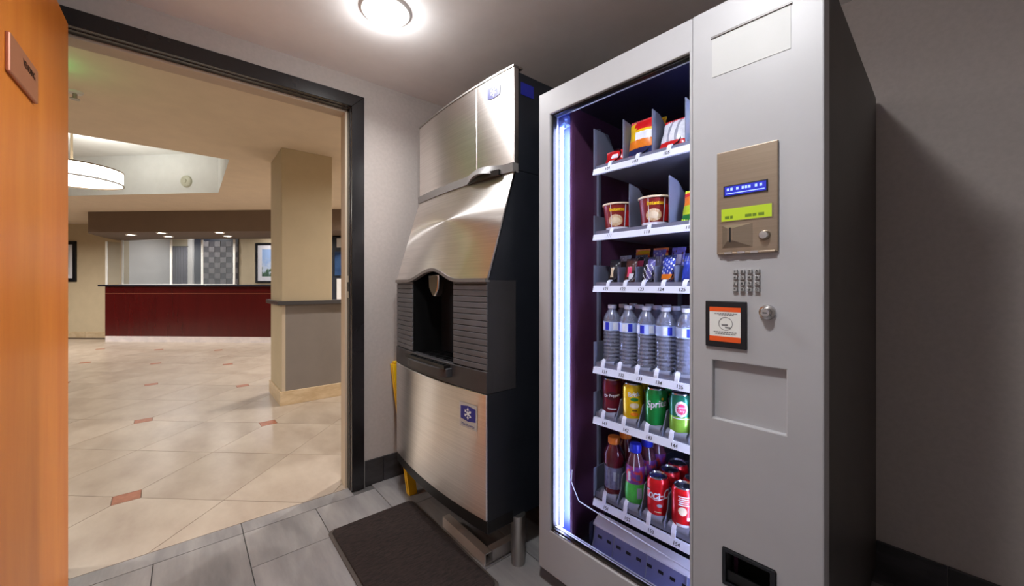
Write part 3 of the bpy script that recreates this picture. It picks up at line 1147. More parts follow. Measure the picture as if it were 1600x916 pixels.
# metal drain angle on the floor
t = Thing('drain_bracket', (-1.40, 0.93, 0), 'bent aluminium angle lying on the floor under the ice dispenser', 'bracket')
M.bright = mat('bright_aluminium', (196, 192, 188), 0.35, 0.25)
t.part('long_arm', MB().prism([(0.905, 0.0), (0.945, 0.0), (0.945, 0.004), (0.911, 0.004), (0.911, 0.042), (0.905, 0.042)], 'x', -1.575, -1.245), M.bright, bevel=0.001)
t.part('top_flange', MB().box(-1.575, -1.245, 0.905, 0.940, 0.042, 0.046), M.bright)
t.part('short_arm', MB().box(-1.28, -1.245, 0.946, 1.10, 0.0, 0.046), M.bright, bevel=0.001)

# folded yellow floor sign leaning to the wall behind the ice dispenser
t = Thing('floor_sign', (-1.93, 0.92, 0), 'folded yellow plastic floor sign leaning on the wall behind the ice dispenser', 'sign')
sl = 0.335
for dy0, dx in ((0.868, 0.0), (0.868, -0.022)):
    a = MB()
    x0 = -1.925 + dx
    for ya, yb in ((0.900, 0.945), (1.12, 1.16)):
        a.prism([(x0, 0.0), (x0 + 0.014, 0.0), (x0 + 0.014 - 0.66 * sl, 0.66), (x0 - 0.66 * sl, 0.66)], 'y', ya, yb)
    a.prism([(x0 - 0.10 * sl + 0.002, 0.10), (x0 + 0.012 - 0.10 * sl, 0.10), (x0 + 0.012 - 0.64 * sl, 0.64), (x0 + 0.002 - 0.64 * sl, 0.64)], 'y', 0.938, 1.13)
    t.part('leaf', a, M.yellow, bevel=0.002)
t.part('hinge', MB().cyl((-1.925 - 0.66 * sl, 0.908, 0.665), 0.012, 0.252, 'y', 12), M.yellow, True)

# floor mat
t = Thing('floor_mat', (-1.48, 0.68, 0), 'dark brown ribbed floor mat lying in front of the ice dispenser', 'mat')


def rrect(x0, x1, y0, y1, r, n=5):
    o = []
    for cx, cy, a0 in ((x1 - r, y1 - r, 0), (x0 + r, y1 - r, 90), (x0 + r, y0 + r, 180), (x1 - r, y0 + r, 270)):
        for k in range(n + 1):
            an = R(a0 + 90 * k / n)
            o.append((cx + r * math.cos(an), cy + r * math.sin(an)))
    return o


t.part('rubber_border', MB().prism(rrect(-1.868, -1.118, 0.483, 0.892, 0.03), 'z', 0.001, 0.006), M.mat_edge, bevel=0.002)
t.part('pile', MB().prism(rrect(-1.856, -1.130, 0.497, 0.880, 0.025), 'z', 0.006, 0.013), M.mat_pile, bevel=0.004)

# ------------------------------------------------------------------ vending machine
VW_, VH = 0.849, 1.83
t = Thing('vending_machine', (0.42, 0.45, 0.0), 'tall grey snack and drink vending machine with lit glass front and black sides', 'vending machine', None, VM)
vmt = t
WX0, WX1, WZ0, WZ1 = 0.056, 0.563, 0.216, 1.742
RC = (0.623, 0.781, 0.778, 0.925)
CR = (0.649, 0.759, 0.372, 0.457)
FT = 0.05
t.part('door_frame', MB().plate((0.0, 0.5715, 0.06, VH), [(WX0, WX1, WZ0, WZ1)], 0.0, FT), M.vm_grey, bevel=0.003)
t.part('control_panel', MB().plate((0.5722, VW_, 0.06, VH), [RC, CR], -0.0015, FT), M.vm_grey, bevel=0.003)
t.part('window_gasket', MB().plate((WX0, WX1, WZ0, WZ1), [(WX0 + 0.008, WX1 - 0.001, WZ0 + 0.010, WZ1 - 0.006)], 0.010, 0.030), M.dark)
t.part('window_trim', MB().box(WX0, WX1, 0.004, 0.010, WZ0, WZ0 + 0.005), M.chrome)
t.part('glass_pane', MB().box(WX0 + 0.002, WX1 - 0.001, 0.016, 0.020, WZ0 + 0.002, WZ1 - 0.002), M.glass)
# cabinet shell
a = MB()
a.box(0.0035, 0.022, FT + 0.008, 0.955, 0.06, VH - 0.008)
a.box(VW_ - 0.022, VW_ - 0.0035, FT + 0.008, 0.955, 0.06, VH - 0.008)
a.box(0.022, VW_ - 0.022, 0.935, 0.955, 0.06, VH - 0.008)
a.box(0.022, VW_ - 0.022, FT + 0.008, 0.935, VH - 0.028, VH - 0.008)
a.box(0.022, VW_ - 0.022, FT + 0.008, 0.935, 0.06, 0.08)
t.part('cabinet', a, M.vm_black, bevel=0.002)
t.part('edge_strip', MB().box(VW_ - 0.006, VW_ - 0.0005, FT, FT + 0.008, 0.06, VH - 0.004), M.vm_edge)
for fx in (0.05, 0.80):
    for fy in (0.09, 0.88):
        t.part('foot', MB().cyl((fx, fy, 0.0), 0.025, 0.06, seg=14), M.dark, True)
# lining of the lit compartment
LU0, LU1, LD = 0.118, 0.655, 0.66
a = MB()
a.box(LU0 - 0.01, LU0, FT + 0.002, LD, 0.17, 1.765)
a.box(LU1, LU1 + 0.01, FT + 0.002, LD, 0.17, 1.765)
a.box(LU0 - 0.01, LU1 + 0.01, LD, LD + 0.01, 0.17, 1.765)
t.part('liner', a, M.liner)
t.part('liner_ceiling', MB().box(0.024, LU1 + 0.01, FT + 0.002, LD, 1.765, 1.775), M.liner_d)
a = MB()
a.box(0.024, LU0 - 0.0101, FT + 0.03, FT + 0.04, 0.17, 1.765)
a.box(0.024, 0.034, FT, FT + 0.03, 0.17, 1.765)
M.channel = mat('painted_glow_channel', (70, 82, 150), 0.35)  # blue glow of the strip is put into the channel colour
t.part('light_channel', a, M.channel)
t.part('bin_floor', MB().box(0.024, LU1, FT + 0.002, LD, 0.16, 0.17), M.liner_d)
for su in (0.235, 0.32, 0.45, 0.58):
    t.part('shelf_standard', MB().box(su - 0.008, su + 0.008, LD - 0.012, LD, 0.30, 1.72), M.shelf)
t.part('shelf_standard', MB().box(LU0, LU0 + 0.01, 0.20, 0.216, 0.30, 1.72), M.shelf)
led = t.part('light_strip', MB().lathe([(0, 0.222), (0.006, 0.222), (0.006, 1.70), (0, 1.70)], (0.072, 0.048, 0), 12), M.led, True)
t.part('light_strip', MB().lathe([(0, 0.222), (0.006, 0.222), (0.006, 1.70), (0, 1.70)], (0.635, 0.052, 0), 12), M.led, True)
a = MB()
a.box(0.066, 0.105, 0.04, 0.07, 1.703, 1.735)
a.box(0.074, 0.094, 0.036, 0.05, 1.69, 1.712)
t.part('lamp_holder', a, M.clear_conn, bevel=0.004)
# delivery bin
FU0 = LU0 + 0.07


def binf(u, v):
    an = v * PI * 0.46
    return Vector((FU0 + (LU1 - FU0) * u, 0.058 + 0.034 * math.sin(an), 0.176 + 0.086 * (1 - math.cos(an)) / (1 - math.cos(PI * 0.46))))


a = MB()
a.grid(binf, 3, 10, (0, 0.004, -0.002))
t.part('delivery_flap', a, M.bin, True)
for k in range(12):
    u0 = 0.035 + k * 0.08
    a = MB()
    a.grid(lambda u, v: binf(u0 + 0.036 * u, 0.74 + 0.07 * v) + Vector((0, -0.0012, 0.001)), 1, 2, (0, 0.001, 0))
    t.part('flap_slot', a, M.dark)
for u0 in (0.0, 0.17, 0.43, 0.70):
    a = MB()
    a.grid(lambda u, v: binf(u0 + 0.005 * u, v) + Vector((0, -0.0025, 0.002)), 1, 10, (0, 0.003, 0))
    t.part('flap_ridge', a, M.flap, True)
t.part('flap_ledge', MB().prism([(0.090, 0.262), (0.126, 0.284), (0.126, 0.291), (0.090, 0.269)], 'x', FU0 - 0.005, LU1), M.rail)
t.part('bin_end', MB().box(FU0 - 0.008, FU0 - 0.005, 0.07, 0.20, 0.172, 0.275), M.liner_d)
t.part('window_trim', MB().box(WX0 + 0.008, WX1, 0.021, 0.024, WZ0 + 0.008, WZ0 + 0.012), M.rail)
pts = [(0.122, 0.047, 0.448), (0.119, 0.046, 0.410), (0.121, 0.046, 0.402), (0.150, 0.045, 0.356), (0.157, 0.044, 0.350), (0.60, 0.046, 0.312)]
t.part('pull_wire', MB().tube(pts, 0.0019, 6), M.clip, True)

# shelves: rail height, label codes, column centres, side height
SH = [
    (1.520, [(0.262, '101'), (0.365, '103'), (0.468, '105'), (0.57, '107')], 0.13),
    (1.292, [(0.268, '111'), (0.405, '113'), (0.535, '115')], 0.055),
    (1.114, [(0.255, '121'), (0.32, '122'), (0.385, '123'), (0.45, '124'), (0.515, '125'), (0.58, '126')], 0.06),
    (0.832, [(0.25, '131'), (0.3145, '132'), (0.379, '133'), (0.4435, '134'), (0.508, '135'), (0.5725, '136')], 0.07),
    (0.657, [(0.250, '141'), (0.331, '142'), (0.412, '143'), (0.491, '144'), (0.572, '145')], 0.07),
    (0.372, [(0.256, '151'), (0.337, '152'), (0.418, '153'), (0.498, '154'), (0.578, '155')], 0.08),
]
SU0, SU1, SD0, SD1 = 0.205, 0.645, 0.062, 0.64
BASE = []
for n, (z, cols, sideh) in enumerate(SH):
    can = n >= 4
    zb = z + (0.026 if n == 5 else (0.016 if n >= 3 else 0.012))   # top of the tray floor
    BASE.append(zb)
    tr_ = t.part('shelf_tray', MB().box(SU0, SU1, SD0 + 0.012, SD1, zb - 0.022, zb), M.shelf)
    rail = t.part('price_rail', MB().prism([(SD0 - 0.002, z - 0.021), (SD0 + 0.010, z - 0.021), (SD0 + 0.012, z), (SD0 + 0.004, z)], 'x', SU0 - 0.003, SU1), M.rail)
    for u, code in cols:
        tx = MB()
        add_text(tx, code, 0.0145, lambda x, y, u=u, z=z: (u + x, SD0 - 0.0032 + 0.006 * (y + 0.0105) / 0.021, z - 0.0105 + y), 1, 0.0003)
        t.part('price_code', tx, M.black_ink, parent=rail)
    # left side plate
    a = MB()
    a.prism([(SD0 + 0.004, zb - 0.02), (SD1, zb - 0.02), (SD1, zb + 0.03), (SD0 + 0.16, zb + 0.03), (SD0 + 0.09, zb + sideh), (SD0 + 0.004, zb + sideh)], 'x', SU0 - 0.003, SU0 - 0.0005)
    t.part('side_plate', a, M.divider, parent=tr_)
    # dividers between columns
    for k in range(len(cols)):
        u0 = cols[k][0]
        u1 = cols[k + 1][0] if k + 1 < len(cols) else u0 * 2 - cols[k - 1][0]
        um = (u0 + u1) / 2
        if um > SU1:
            continue
        if n == 0:
            poly = [(0.075, zb), (0.50, zb), (0.50, zb + 0.05), (0.22, zb + 0.06), (0.12, zb + 0.125), (0.075, zb + 0.13)]
        elif n == 1:
            poly = [(0.075, zb), (0.50, zb), (0.50, zb + 0.05), (0.24, zb + 0.06), (0.13, zb + 0.135), (0.075, zb + 0.142)]
        elif n == 2:
            poly = [(0.085, zb), (0.50, zb), (0.50, zb + 0.04), (0.12, zb + 0.052), (0.085, zb + 0.05)]
        elif n == 3:
            poly = [(0.105, zb), (0.55, zb), (0.55, zb + 0.03), (0.12, zb + 0.03), (0.108, zb + 0.02)]
        else:
            hh = 0.062 if n == 4 else 0.085
            poly = [(0.066, zb - 0.012), (0.55, zb), (0.55, zb + 0.05), (0.115, zb + hh), (0.098, zb + hh - 0.004), (0.088, zb + 0.035), (0.066, zb)]
        t.part('divider', MB().prism(poly, 'x', um - 0.0018, um + 0.0018), M.divider, bevel=0.0006, parent=tr_)
    for u, code in cols:
        # white clip at the front of each column
        a = MB()
        h0 = 0.018 if n >= 3 else 0.012
        arc = [(SD0 + 0.004 + 0.018 * (1 - math.cos(q * PI / 8)), z - 0.004 + (zb - z + h0) * math.sin(q * PI / 8)) for q in range(0, 6)]
        wd = 0.0065 if n >= 3 else 0.006
        outer_ = arc + [(p[0] + 0.003, p[1] - 0.003) for p in arc[::-1]]
        du = -0.012 if n >= 3 else 0.004
        a.prism(outer_, 'x', u + du - wd, u + du + wd)
        t.part('clip', a, M.clip, parent=tr_)
        if n >= 3:
            a = MB()
            rr = 0.011 if n == 3 else 0.014
            hw_ = 0.026 if n == 3 else 0.031
            a.lathe([(0, -hw_), (rr, -hw_), (rr, hw_), (0, hw_)], (u, SD0 + 0.024, zb - 0.002), 14, 'x')
            t.part('roller', a, M.flap, True, parent=tr_)
        else:
            r_ = (0.026, 0.036, 0.020)[n]
            tw, nt_ = 6, 6 * 14
            a = MB()
            a.tube([(u + r_ * math.sin(2 * PI * q / 14), SD0 + 0.02 + 0.42 * q / nt_, zb + r_ + 0.003 - r_ * math.cos(2 * PI * q / 14)) for q in range(nt_ + 1)], 0.0022, 5)
            t.part('coil', a, M.coil, True, parent=tr_)

# control panel fittings
F0 = -0.0015
t.part('blank_label', MB().box(0.622, 0.790, F0 - 0.0012, F0, 1.649, 1.748), M.blank)
t.part('label_lip', MB().box(0.620, 0.792, F0 - 0.004, F0, 1.748, 1.753), M.lipgrey)
t.part('recess_back', MB().box(RC[0] - 0.005, RC[1] + 0.005, 0.012, 0.016, RC[2] - 0.005, RC[3] + 0.005), M.vm_grey)
cp = t.part('coin_plate', MB().box(0.635, 0.767, F0 - 0.006, F0, 1.194, 1.450), M.bronze, bevel=0.002)
t.part('coin_plate_lip', MB().box(0.640, 0.762, F0 - 0.010, F0 - 0.005, 1.193, 1.198), M.bronze, bevel=0.001, parent=cp)
for x0, x1 in ((0.655, 0.672), (0.684, 0.70), (0.712, 0.728)):
    t.part('lip_tab', MB().box(x0, x1, F0 - 0.012, F0 - 0.008, 1.194, 1.199), M.chrome, parent=cp)
ld = t.part('blue_display', MB().box(0.652, 0.747, F0 - 0.0085, F0 - 0.005, 1.336, 1.363), M.frame_blk, parent=vmt.o)
a = MB().box(0.655, 0.744, F0 - 0.009, F0 - 0.006, 1.3385, 1.3605)
t.part('display_glass', a, M.lcd_blue, parent=ld)
a = MB()
for x in (0.660, 0.668, 0.681, 0.693, 0.700, 0.707, 0.721, 0.731):
    a.box(x, x + 0.005, F0 - 0.0094, F0 - 0.0089, 1.350, 1.3565)
a.box(0.658, 0.741, F0 - 0.0094, F0 - 0.0089, 1.342, 1.344)
t.part('display_characters', a, M.lcd_glow, parent=ld)['kind'] = 'stuff'
gd = t.part('green_display', MB().box(0.645, 0.757, F0 - 0.0075, F0 - 0.005, 1.274, 1.308), M.bronze)
t.part('display_glass', MB().box(0.647, 0.755, F0 - 0.008, F0 - 0.006, 1.276, 1.306), M.lcd_green, parent=gd)
a = MB()
for x, w_ in ((0.655, 0.010), (0.667, 0.006), (0.700, 0.014), (0.716, 0.008), (0.728, 0.012)):
    a.box(x, x + w_, F0 - 0.0083, F0 - 0.0079, 1.281, 1.288)
t.part('display_characters', a, M.lcd_ink, parent=gd)['kind'] = 'stuff'
# raised slot block
a = MB()
o_ = [(0.648, 1.209), (0.716, 1.209), (0.716, 1.266), (0.648, 1.266)]
i_ = [(0.664, 1.226), (0.676, 1.226), (0.676, 1.256), (0.664, 1.256)]
A = [a.bm.verts.new((p[0], F0 - 0.006, p[1])) for p in o_]
B = [a.bm.verts.new((p[0], F0 - 0.018, p[1])) for p in i_]
for k in range(4):
    a.face([A[k], A[(k + 1) % 4], B[(k + 1) % 4], B[k]])
a.face(B)
sb = t.part('slot_block', a, M.bronze)
t.part('coin_slot', MB().box(0.668, 0.672, F0 - 0.0190, F0 - 0.0178, 1.222, 1.258), M.dark, parent=sb)
t.part('return_button', MB().lathe([(0, -0.013), (0.0085, -0.012), (0.0105, -0.008), (0.0125, 0.0)], (0.740, F0 - 0.006, 1.234), 20, 'y'), M.chrome, True)
dig = '123A456B789C*0#D'
for r_ in range(4):
    for c in range(4):
        u, z = 0.677 + c * 0.0158, 1.1505 - r_ * 0.0147
        kb = t.part('key', MB().box(u - 0.0052, u + 0.0052, F0 - 0.007, F0, z - 0.0048, z + 0.0048), M.keycap, bevel=0.0012)
        tx = MB()
        add_text(tx, dig[r_ * 4 + c], 0.008, lambda x, y: (u + x, F0 - 0.0073, z + y), 1, 0.0003)
        t.part('key_digit', tx, M.black_ink, parent=kb)
# card reader sticker
st = t.part('reader_plate', MB().box(0.607, 0.7025, F0 - 0.006, F0, 0.961, 1.077), M.frame_blk, bevel=0.002)
e0 = F0 - 0.0062
t.part('reader_sticker', MB().box(0.618, 0.690, e0 - 0.0004, e0, 0.976, 1.062), M.paper, parent=st)
t.part('sticker_band', MB().box(0.618, 0.690, e0 - 0.0008, e0 - 0.0003, 1.051, 1.062), M.orange, parent=st)
t.part('sticker_band', MB().box(0.618, 0.690, e0 - 0.0008, e0 - 0.0003, 0.976, 0.989), M.orange, parent=st)
a = MB()
n_ = 28
for k in range(n_):
    a0, a1 = 2 * PI * k / n_, 2 * PI * (k + 1) / n_
    a.face([a.bm.verts.new((0.656 + rr_ * math.cos(q), e0 - 0.0008, 1.021 + rr_ * math.sin(q))) for rr_, q in ((0.0165, a0), (0.0165, a1), (0.0150, a1), (0.0150, a0))])
a.box(0.647, 0.661, e0 - 0.001, e0 - 0.0006, 1.016, 1.020)
a.box(0.655, 0.668, e0 - 0.001, e0 - 0.0006, 1.010, 1.0135)
for x0, x1, z in ((0.630, 0.684, 1.046), (0.640, 0.680, 1.0425), (0.628, 0.686, 1.000), (0.632, 0.682, 0.9955)):
    n2 = int((x1 - x0) / 0.006)
    for k in range(n2):
        a.box(x0 + k * 0.006, x0 + k * 0.006 + 0.0046, e0 - 0.0008, e0 - 0.0004, z - 0.0012, z + 0.0012)
t.part('sticker_print', a, M.ink, parent=st)
lk = t.part('lock', MB().lathe([(0, -0.020), (0.009, -0.020), (0.011, -0.018), (0.0115, -0.008), (0.0165, -0.006), (0.018, 0.0)], (0.7445, F0, 1.054), 24, 'y'), M.chrome, True)
t.part('keyhole', MB().box(0.7400, 0.7490, F0 - 0.0208, F0 - 0.0195, 1.0525, 1.0545), M.dark, parent=lk)
# coin return cup
a = MB()
a.box(CR[0] - 0.004, CR[0], F0, 0.06, CR[2], CR[3])
a.box(CR[1], CR[1] + 0.004, F0, 0.06, CR[2], CR[3])
a.box(CR[0], CR[1], 0.055, 0.06, CR[2], CR[3])
a.box(CR[0], CR[1], F0, 0.06, CR[2] - 0.004, CR[2])
a.box(CR[0], CR[1], F0, 0.06, CR[3], CR[3] + 0.004)
cc = t.part('coin_return', a, M.dark)
t.part('coin_return_bezel', MB().plate((CR[0] - 0.002, CR[1] + 0.002, CR[2] - 0.004, CR[3] + 0.002), [(CR[0] + 0.006, CR[1] - 0.009, CR[2] + 0.004, CR[3] - 0.006)], F0 - 0.004, F0 + 0.003), M.frame_blk, bevel=0.001, parent=cc)
t.part('coin_return_flap', MB().box(CR[0] + 0.006, CR[1] - 0.009, 0.004, 0.008, CR[2] + 0.004, CR[2] + 0.030), M.dark, parent=cc)

# ------------------------------------------------------------------ goods on the shelves


def bag(name, u, d, z, wd, ht, th, mats, mfn, label, cat, group, lean=0.25, turn=0.0, extra=None, crimp=0.010):
    """pillow pack leaning back on the tray; mfn(i,j) picks the print"""
    t = Thing(name, (u, d, z), label, cat, group, VM)
    a = MB()
    NU, NV = 10, 14

    def prof(u_, v_):
        e = (math.sin(PI * min(1, max(0, (v_ - 0.06) / 0.88))) ** 0.55) * (math.sin(PI * u_) ** 0.6)
        return th / 2 * e

    def fr_(sg):
        def f(u_, v_):
            x = (u_ - 0.5) * wd * (1 - 0.05 * math.sin(PI * v_))
            zz = v_ * ht
            y = sg * prof(u_, v_) + 0.0015 * math.sin(u_ * 30 + v_ * 13) * (1 if 0.1 < v_ < 0.9 else 0)
            return Vector((u + x, d + y + lean * zz, z + 0.001 + zz * math.cos(lean * 0.8)))
        return f
    a.grid(fr_(-1), NU, NV, None, mfn)
    a.grid(fr_(1), NU, NV, None, lambda i, j: 0)
    bmesh.ops.remove_doubles(a.bm, verts=a.bm.verts, dist=0.00005)
    t.part('wrapper', a, mats, True)
    for nm, z0, z1 in (('seal', -0.0, crimp), ('seal', ht - crimp, ht)):
        s4 = MB()
        NS = 24
        s4.grid(lambda u_, v_: Vector((u + (u_ - 0.5) * wd, d + lean * (z0 + (z1 - z0) * v_) + 0.0012 * math.cos(u_ * NS * PI) - 0.0015, z + 0.001 + (z0 + (z1 - z0) * v_) * math.cos(lean * 0.8))), NS, 1, (0, 0.003, 0))
        t.part(nm, s4, mats[0])
    if extra:
        extra(t, fr_(-1))
    return t


def pm(name, c, rough=0.3):
    return mat(name, c, rough, c2=tuple(min(255, int(v * 1.08) + 3) for v in c), scale=(60, 60, 60))


C_RED, C_ORANGE, C_YEL, C_NAVY, C_WHITE = pm('pack_red', (206, 26, 30)), pm('pack_orange', (238, 128, 30)), pm('pack_yellow', (244, 190, 26)), pm('pack_navy', (34, 44, 92)), pm('pack_white', (226, 226, 230))
C_BROWN, C_PURP, C_GREEN, C_LIME, C_BLACK = pm('pack_brown', (74, 40, 30)), pm('pack_purple', (96, 88, 150)), pm('pack_green', (40, 130, 60)), pm('pack_lime', (190, 214, 40)), pm('pack_black', (26, 24, 28))
C_PINK, C_GREY, C_BLUE, C_CREAM = pm('pack_pink', (226, 70, 110)), pm('pack_grey', (150, 152, 164)), pm('pack_blue', (44, 66, 170)), pm('pack_cream', (226, 206, 170))


def band(lst):
    """lst: [(v limit, index)]"""
    def f(i, j):
        v = (j + 0.5) / 14
        for lim, k in lst:
            if v < lim:
                return k
        return lst[-1][1]
    return f


GS = 'snack packs on the top shelf'
z = BASE[0]
bag('snack_pack', 0.262, 0.105, z, 0.082, 0.052, 0.03, [C_RED, C_WHITE, C_BLACK], lambda i, j: 1 if 3 < i < 7 and 4 < j < 9 else 0, 'small red snack pack lying low at left end of the top shelf', 'snack', GS, 0.3)


def orange_fn(i, j):
    v = j / 13
    if v < 0.16:
        return 3
    if v < 0.45:
        return 1
    if v < 0.62 and 3 <= i <= 8:
        return 4
    if v > 0.80 and i > 1:
        return 0
    if i < 3:
        return 2
    return 0 if v > 0.7 else 2


bag('snack_pack', 0.365, 0.10, z, 0.098, 0.128, 0.04, [C_RED, C_ORANGE, C_YEL, C_NAVY, C_WHITE], orange_fn, 'tall orange and yellow snack bag with red top on the top shelf', 'snack', GS, 0.18)
bag('snack_pack', 0.365, 0.155, z, 0.098, 0.135, 0.04, [C_YEL, C_ORANGE, C_RED], band([(0.6, 1), (0.9, 0), (1, 2)]), 'yellow snack bag standing behind the orange bag on the top shelf', 'snack', GS, 0.12)
bag('snack_pack', 0.468, 0.095, z, 0.082, 0.105, 0.035, [C_RED, C_WHITE, C_GREY], lambda i, j: 0 if j < 3 else (2 if i in (3, 6) else 1), 'white snack bag with grey stripes and red bottom on the top shelf', 'snack', GS, 0.42)
bag('snack_pack', 0.568, 0.10, z, 0.088, 0.11, 0.04, [C_LIME, C_YEL, C_GREEN], band([(0.3, 2), (0.7, 1), (1, 0)]), 'yellow green snack bag half hidden at right end of the top shelf', 'snack', GS, 0.3)

# noodle bowls
M.bowl_red = pm('bowl_red', (128, 26, 22), 0.4)
M.noodle = mat('noodle_print', (206, 150, 90), 0.4, c2=(240, 220, 180), scale=(160, 160, 160))


def bowl(u, d, z, label, turn=0.0):
    t = Thing('noodle_bowl', (u, d, z), label, 'noodle bowl', 'noodle bowls on the second shelf', VM)
    h, r0, r1 = 0.086, 0.040, 0.049
    t.part('cup', MB().lathe([(0, 0.001), (r0, 0.001), (r0 + (r1 - r0) * 0.08, 0.008), (r1, h)], (u, d, z), 36, mats=[1, 1, 0]), [M.bowl_red, C_WHITE], True)
    t.part('rim', MB().lathe([(r1 - 0.001, h - 0.003), (r1 + 0.003, h - 0.002), (r1 + 0.003, h + 0.003), (r1, h + 0.004), (0, h + 0.0035)], (u, d, z), 36), C_CREAM, True)

    def cyl_(ang0, z0, e=0.0006):
        def f(x, y):
            r = r0 + (r1 - r0) * (z0 + y) / h + e
            an = ang0 + x / r
            return Vector((u + r * math.cos(an), d + r * math.sin(an), z + z0 + y))
        return f
    A0 = R(-62) + turn
    s5 = MB()
    s5.grid(lambda p, q: cyl_(A0 - 0.1, 0.030, 0.0005)((p - 0.5) * 0.048 * math.sqrt(max(0.0, 1 - (2 * q - 1) ** 2)) if 0 < q < 1 else 0.0001 * (p - .5), (q - 0.5) * 0.040), 10, 10)
    t.part('noodle_picture', s5, M.noodle)
    s5 = MB()
    s5.grid(lambda p, q: cyl_(A0 - 0.1, 0.030, 0.0010)((p - 0.5) * 0.03 * math.sqrt(max(0.0, 1 - (2 * q - 1) ** 2)) if 0 < q < 1 else 0.0001 * (p - .5), (q - 0.5) * 0.022), 8, 8)
    t.part('broth_picture', s5, C_CREAM)
    tx = MB()
    add_text(tx, 'Instantsu', 0.0175, cyl_(A0, 0.066, 0.0012), 0.8, 0.0007)
    t.part('print_lettering', tx, C_YEL)
    for da, wid in ((-0.42, 0.0025), (0.62, 0.003)):
        s5 = MB()
        s5.grid(lambda p, q: cyl_(A0 + da, 0.004 + 0.078 * q, 0.0009)((p - 0.5) * wid, 0), 1, 4)
        t.part('print_stripe', s5, C_WHITE)
    s5 = MB()
    s5.grid(lambda p, q: cyl_(A0 + 0.95, 0.012 + 0.05 * q, 0.0009)((p - 0.5) * 0.022, 0), 4, 2)
    t.part('side_print', s5, C_RED)
    return t


bowl(0.268, 0.115, BASE[1], 'red instant noodle bowl at left end of the second shelf', 0.0)
bowl(0.405, 0.113, BASE[1], 'red instant noodle bowl in the middle of the second shelf', 0.0)
bag('snack_pack', 0.535, 0.105, BASE[1], 0.085, 0.10, 0.04, [C_LIME, C_ORANGE, C_RED, C_GREEN], band([(0.2, 3), (0.5, 0), (0.8, 1), (1, 2)]), 'orange and lime snack pack at right end of the second shelf', 'snack', 'snack packs on the second shelf', 0.3)

# candy bars on shelf three
z = BASE[2]
bars = [
    (0.255, [C_BLACK, C_CREAM, C_GREEN], lambda i, j: 1 if 3 <= i <= 5 and 2 < j < 9 else 0, 'black and cream candy bar, first from left on the third shelf', 0.080),
    (0.320, [C_BROWN, C_PINK, C_WHITE], lambda i, j: 2 if j < 5 and i > 4 else (1 if 3 <= j <= 8 and 2 < i < 7 else 0), 'brown and pink candy bar, second from left on the third shelf', 0.080),
    (0.385, [C_BLACK, C_PURP, C_WHITE], lambda i, j: 2 if (i + j) % 4 == 0 and j < 10 else (1 if i > 3 else 0), 'black candy bar with white stripes, third from left on the third shelf', 0.082),
    (0.450, [C_NAVY, C_WHITE, C_ORANGE, C_BLUE], lambda i, j: 2 if j < 4 else (1 if (i + 2 * j) % 5 == 0 else 3), 'blue candy bar with white marks and orange foot, fourth on the third shelf', 0.085),
    (0.515, [C_NAVY, C_BLUE, C_GREY], lambda i, j: 2 if j > 9 and i % 2 else 1, 'navy candy bar with grey striped top, fifth on the third shelf', 0.088),
    (0.580, [C_BROWN, C_ORANGE, C_WHITE], lambda i, j: 1 if 3 < j < 9 else 0, 'brown and orange candy bar at right end of the third shelf', 0.082),
]
for u, ms, fn, lb, hh in bars:
    bag('candy_bar', u, 0.10, z, 0.040, hh, 0.016, ms, fn, lb, 'candy bar', 'candy bars on the third shelf', 0.28)
rear = [
    (0.258, [C_GREY, C_BLACK, C_WHITE], 'grey candy bar behind the first bar on the third shelf', 0.095),
    (0.320, [C_BLACK, C_PINK, C_GREY], 'black candy bar with pink band behind the second bar on the third shelf', 0.094),
    (0.385, [C_PURP, C_GREY, C_WHITE], 'lilac candy bar behind the third bar on the third shelf', 0.108),
    (0.450, [C_PURP, C_WHITE, C_BROWN], 'purple candy bar with white marks behind the fourth bar on the third shelf', 0.112),
    (0.515, [C_NAVY, C_GREY, C_BLUE], 'dark blue candy bar behind the fifth bar on the third shelf', 0.098),
]
for u, ms, lb, hh in rear:
    bag('candy_bar', u, 0.165, z, 0.044, hh, 0.02, ms, lambda i, j: 1 if 6 < j < 11 and 1 < i < 8 else (2 if (i * 3 + j) % 7 == 0 else 0), lb, 'candy bar', 'candy bars on the third shelf', 0.16)
for u, ms, lb in ((0.275, [C_ORANGE, C_RED, C_YEL], 'orange candy pack far back at left of the third shelf'), (0.345, [C_ORANGE, C_YEL, C_RED], 'orange and yellow candy pack far back in the middle of the third shelf')):
    bag('candy_bar', u, 0.26, z, 0.056, 0.122, 0.03, ms, lambda i, j: 1 if 8 < j < 11 else (2 if j > 11 else 0), lb, 'candy bar', 'candy bars on the third shelf', 0.08)

# water bottles
M.pet = clear('clear_bottle', (238, 242, 255), 0.46, 0.12, (222, 230, 255), 0.24)
M.water_cap = mat('white_cap', (232, 236, 244), 0.4)
M.water_lab = mat('pale_blue_label', (176, 196, 240), 0.4, c2=(200, 216, 248), scale=(40, 40, 40))
M.lab_blue = pm('label_blue', (40, 56, 190), 0.35)
M.lab_white = pm('label_white', (230, 236, 250), 0.35)


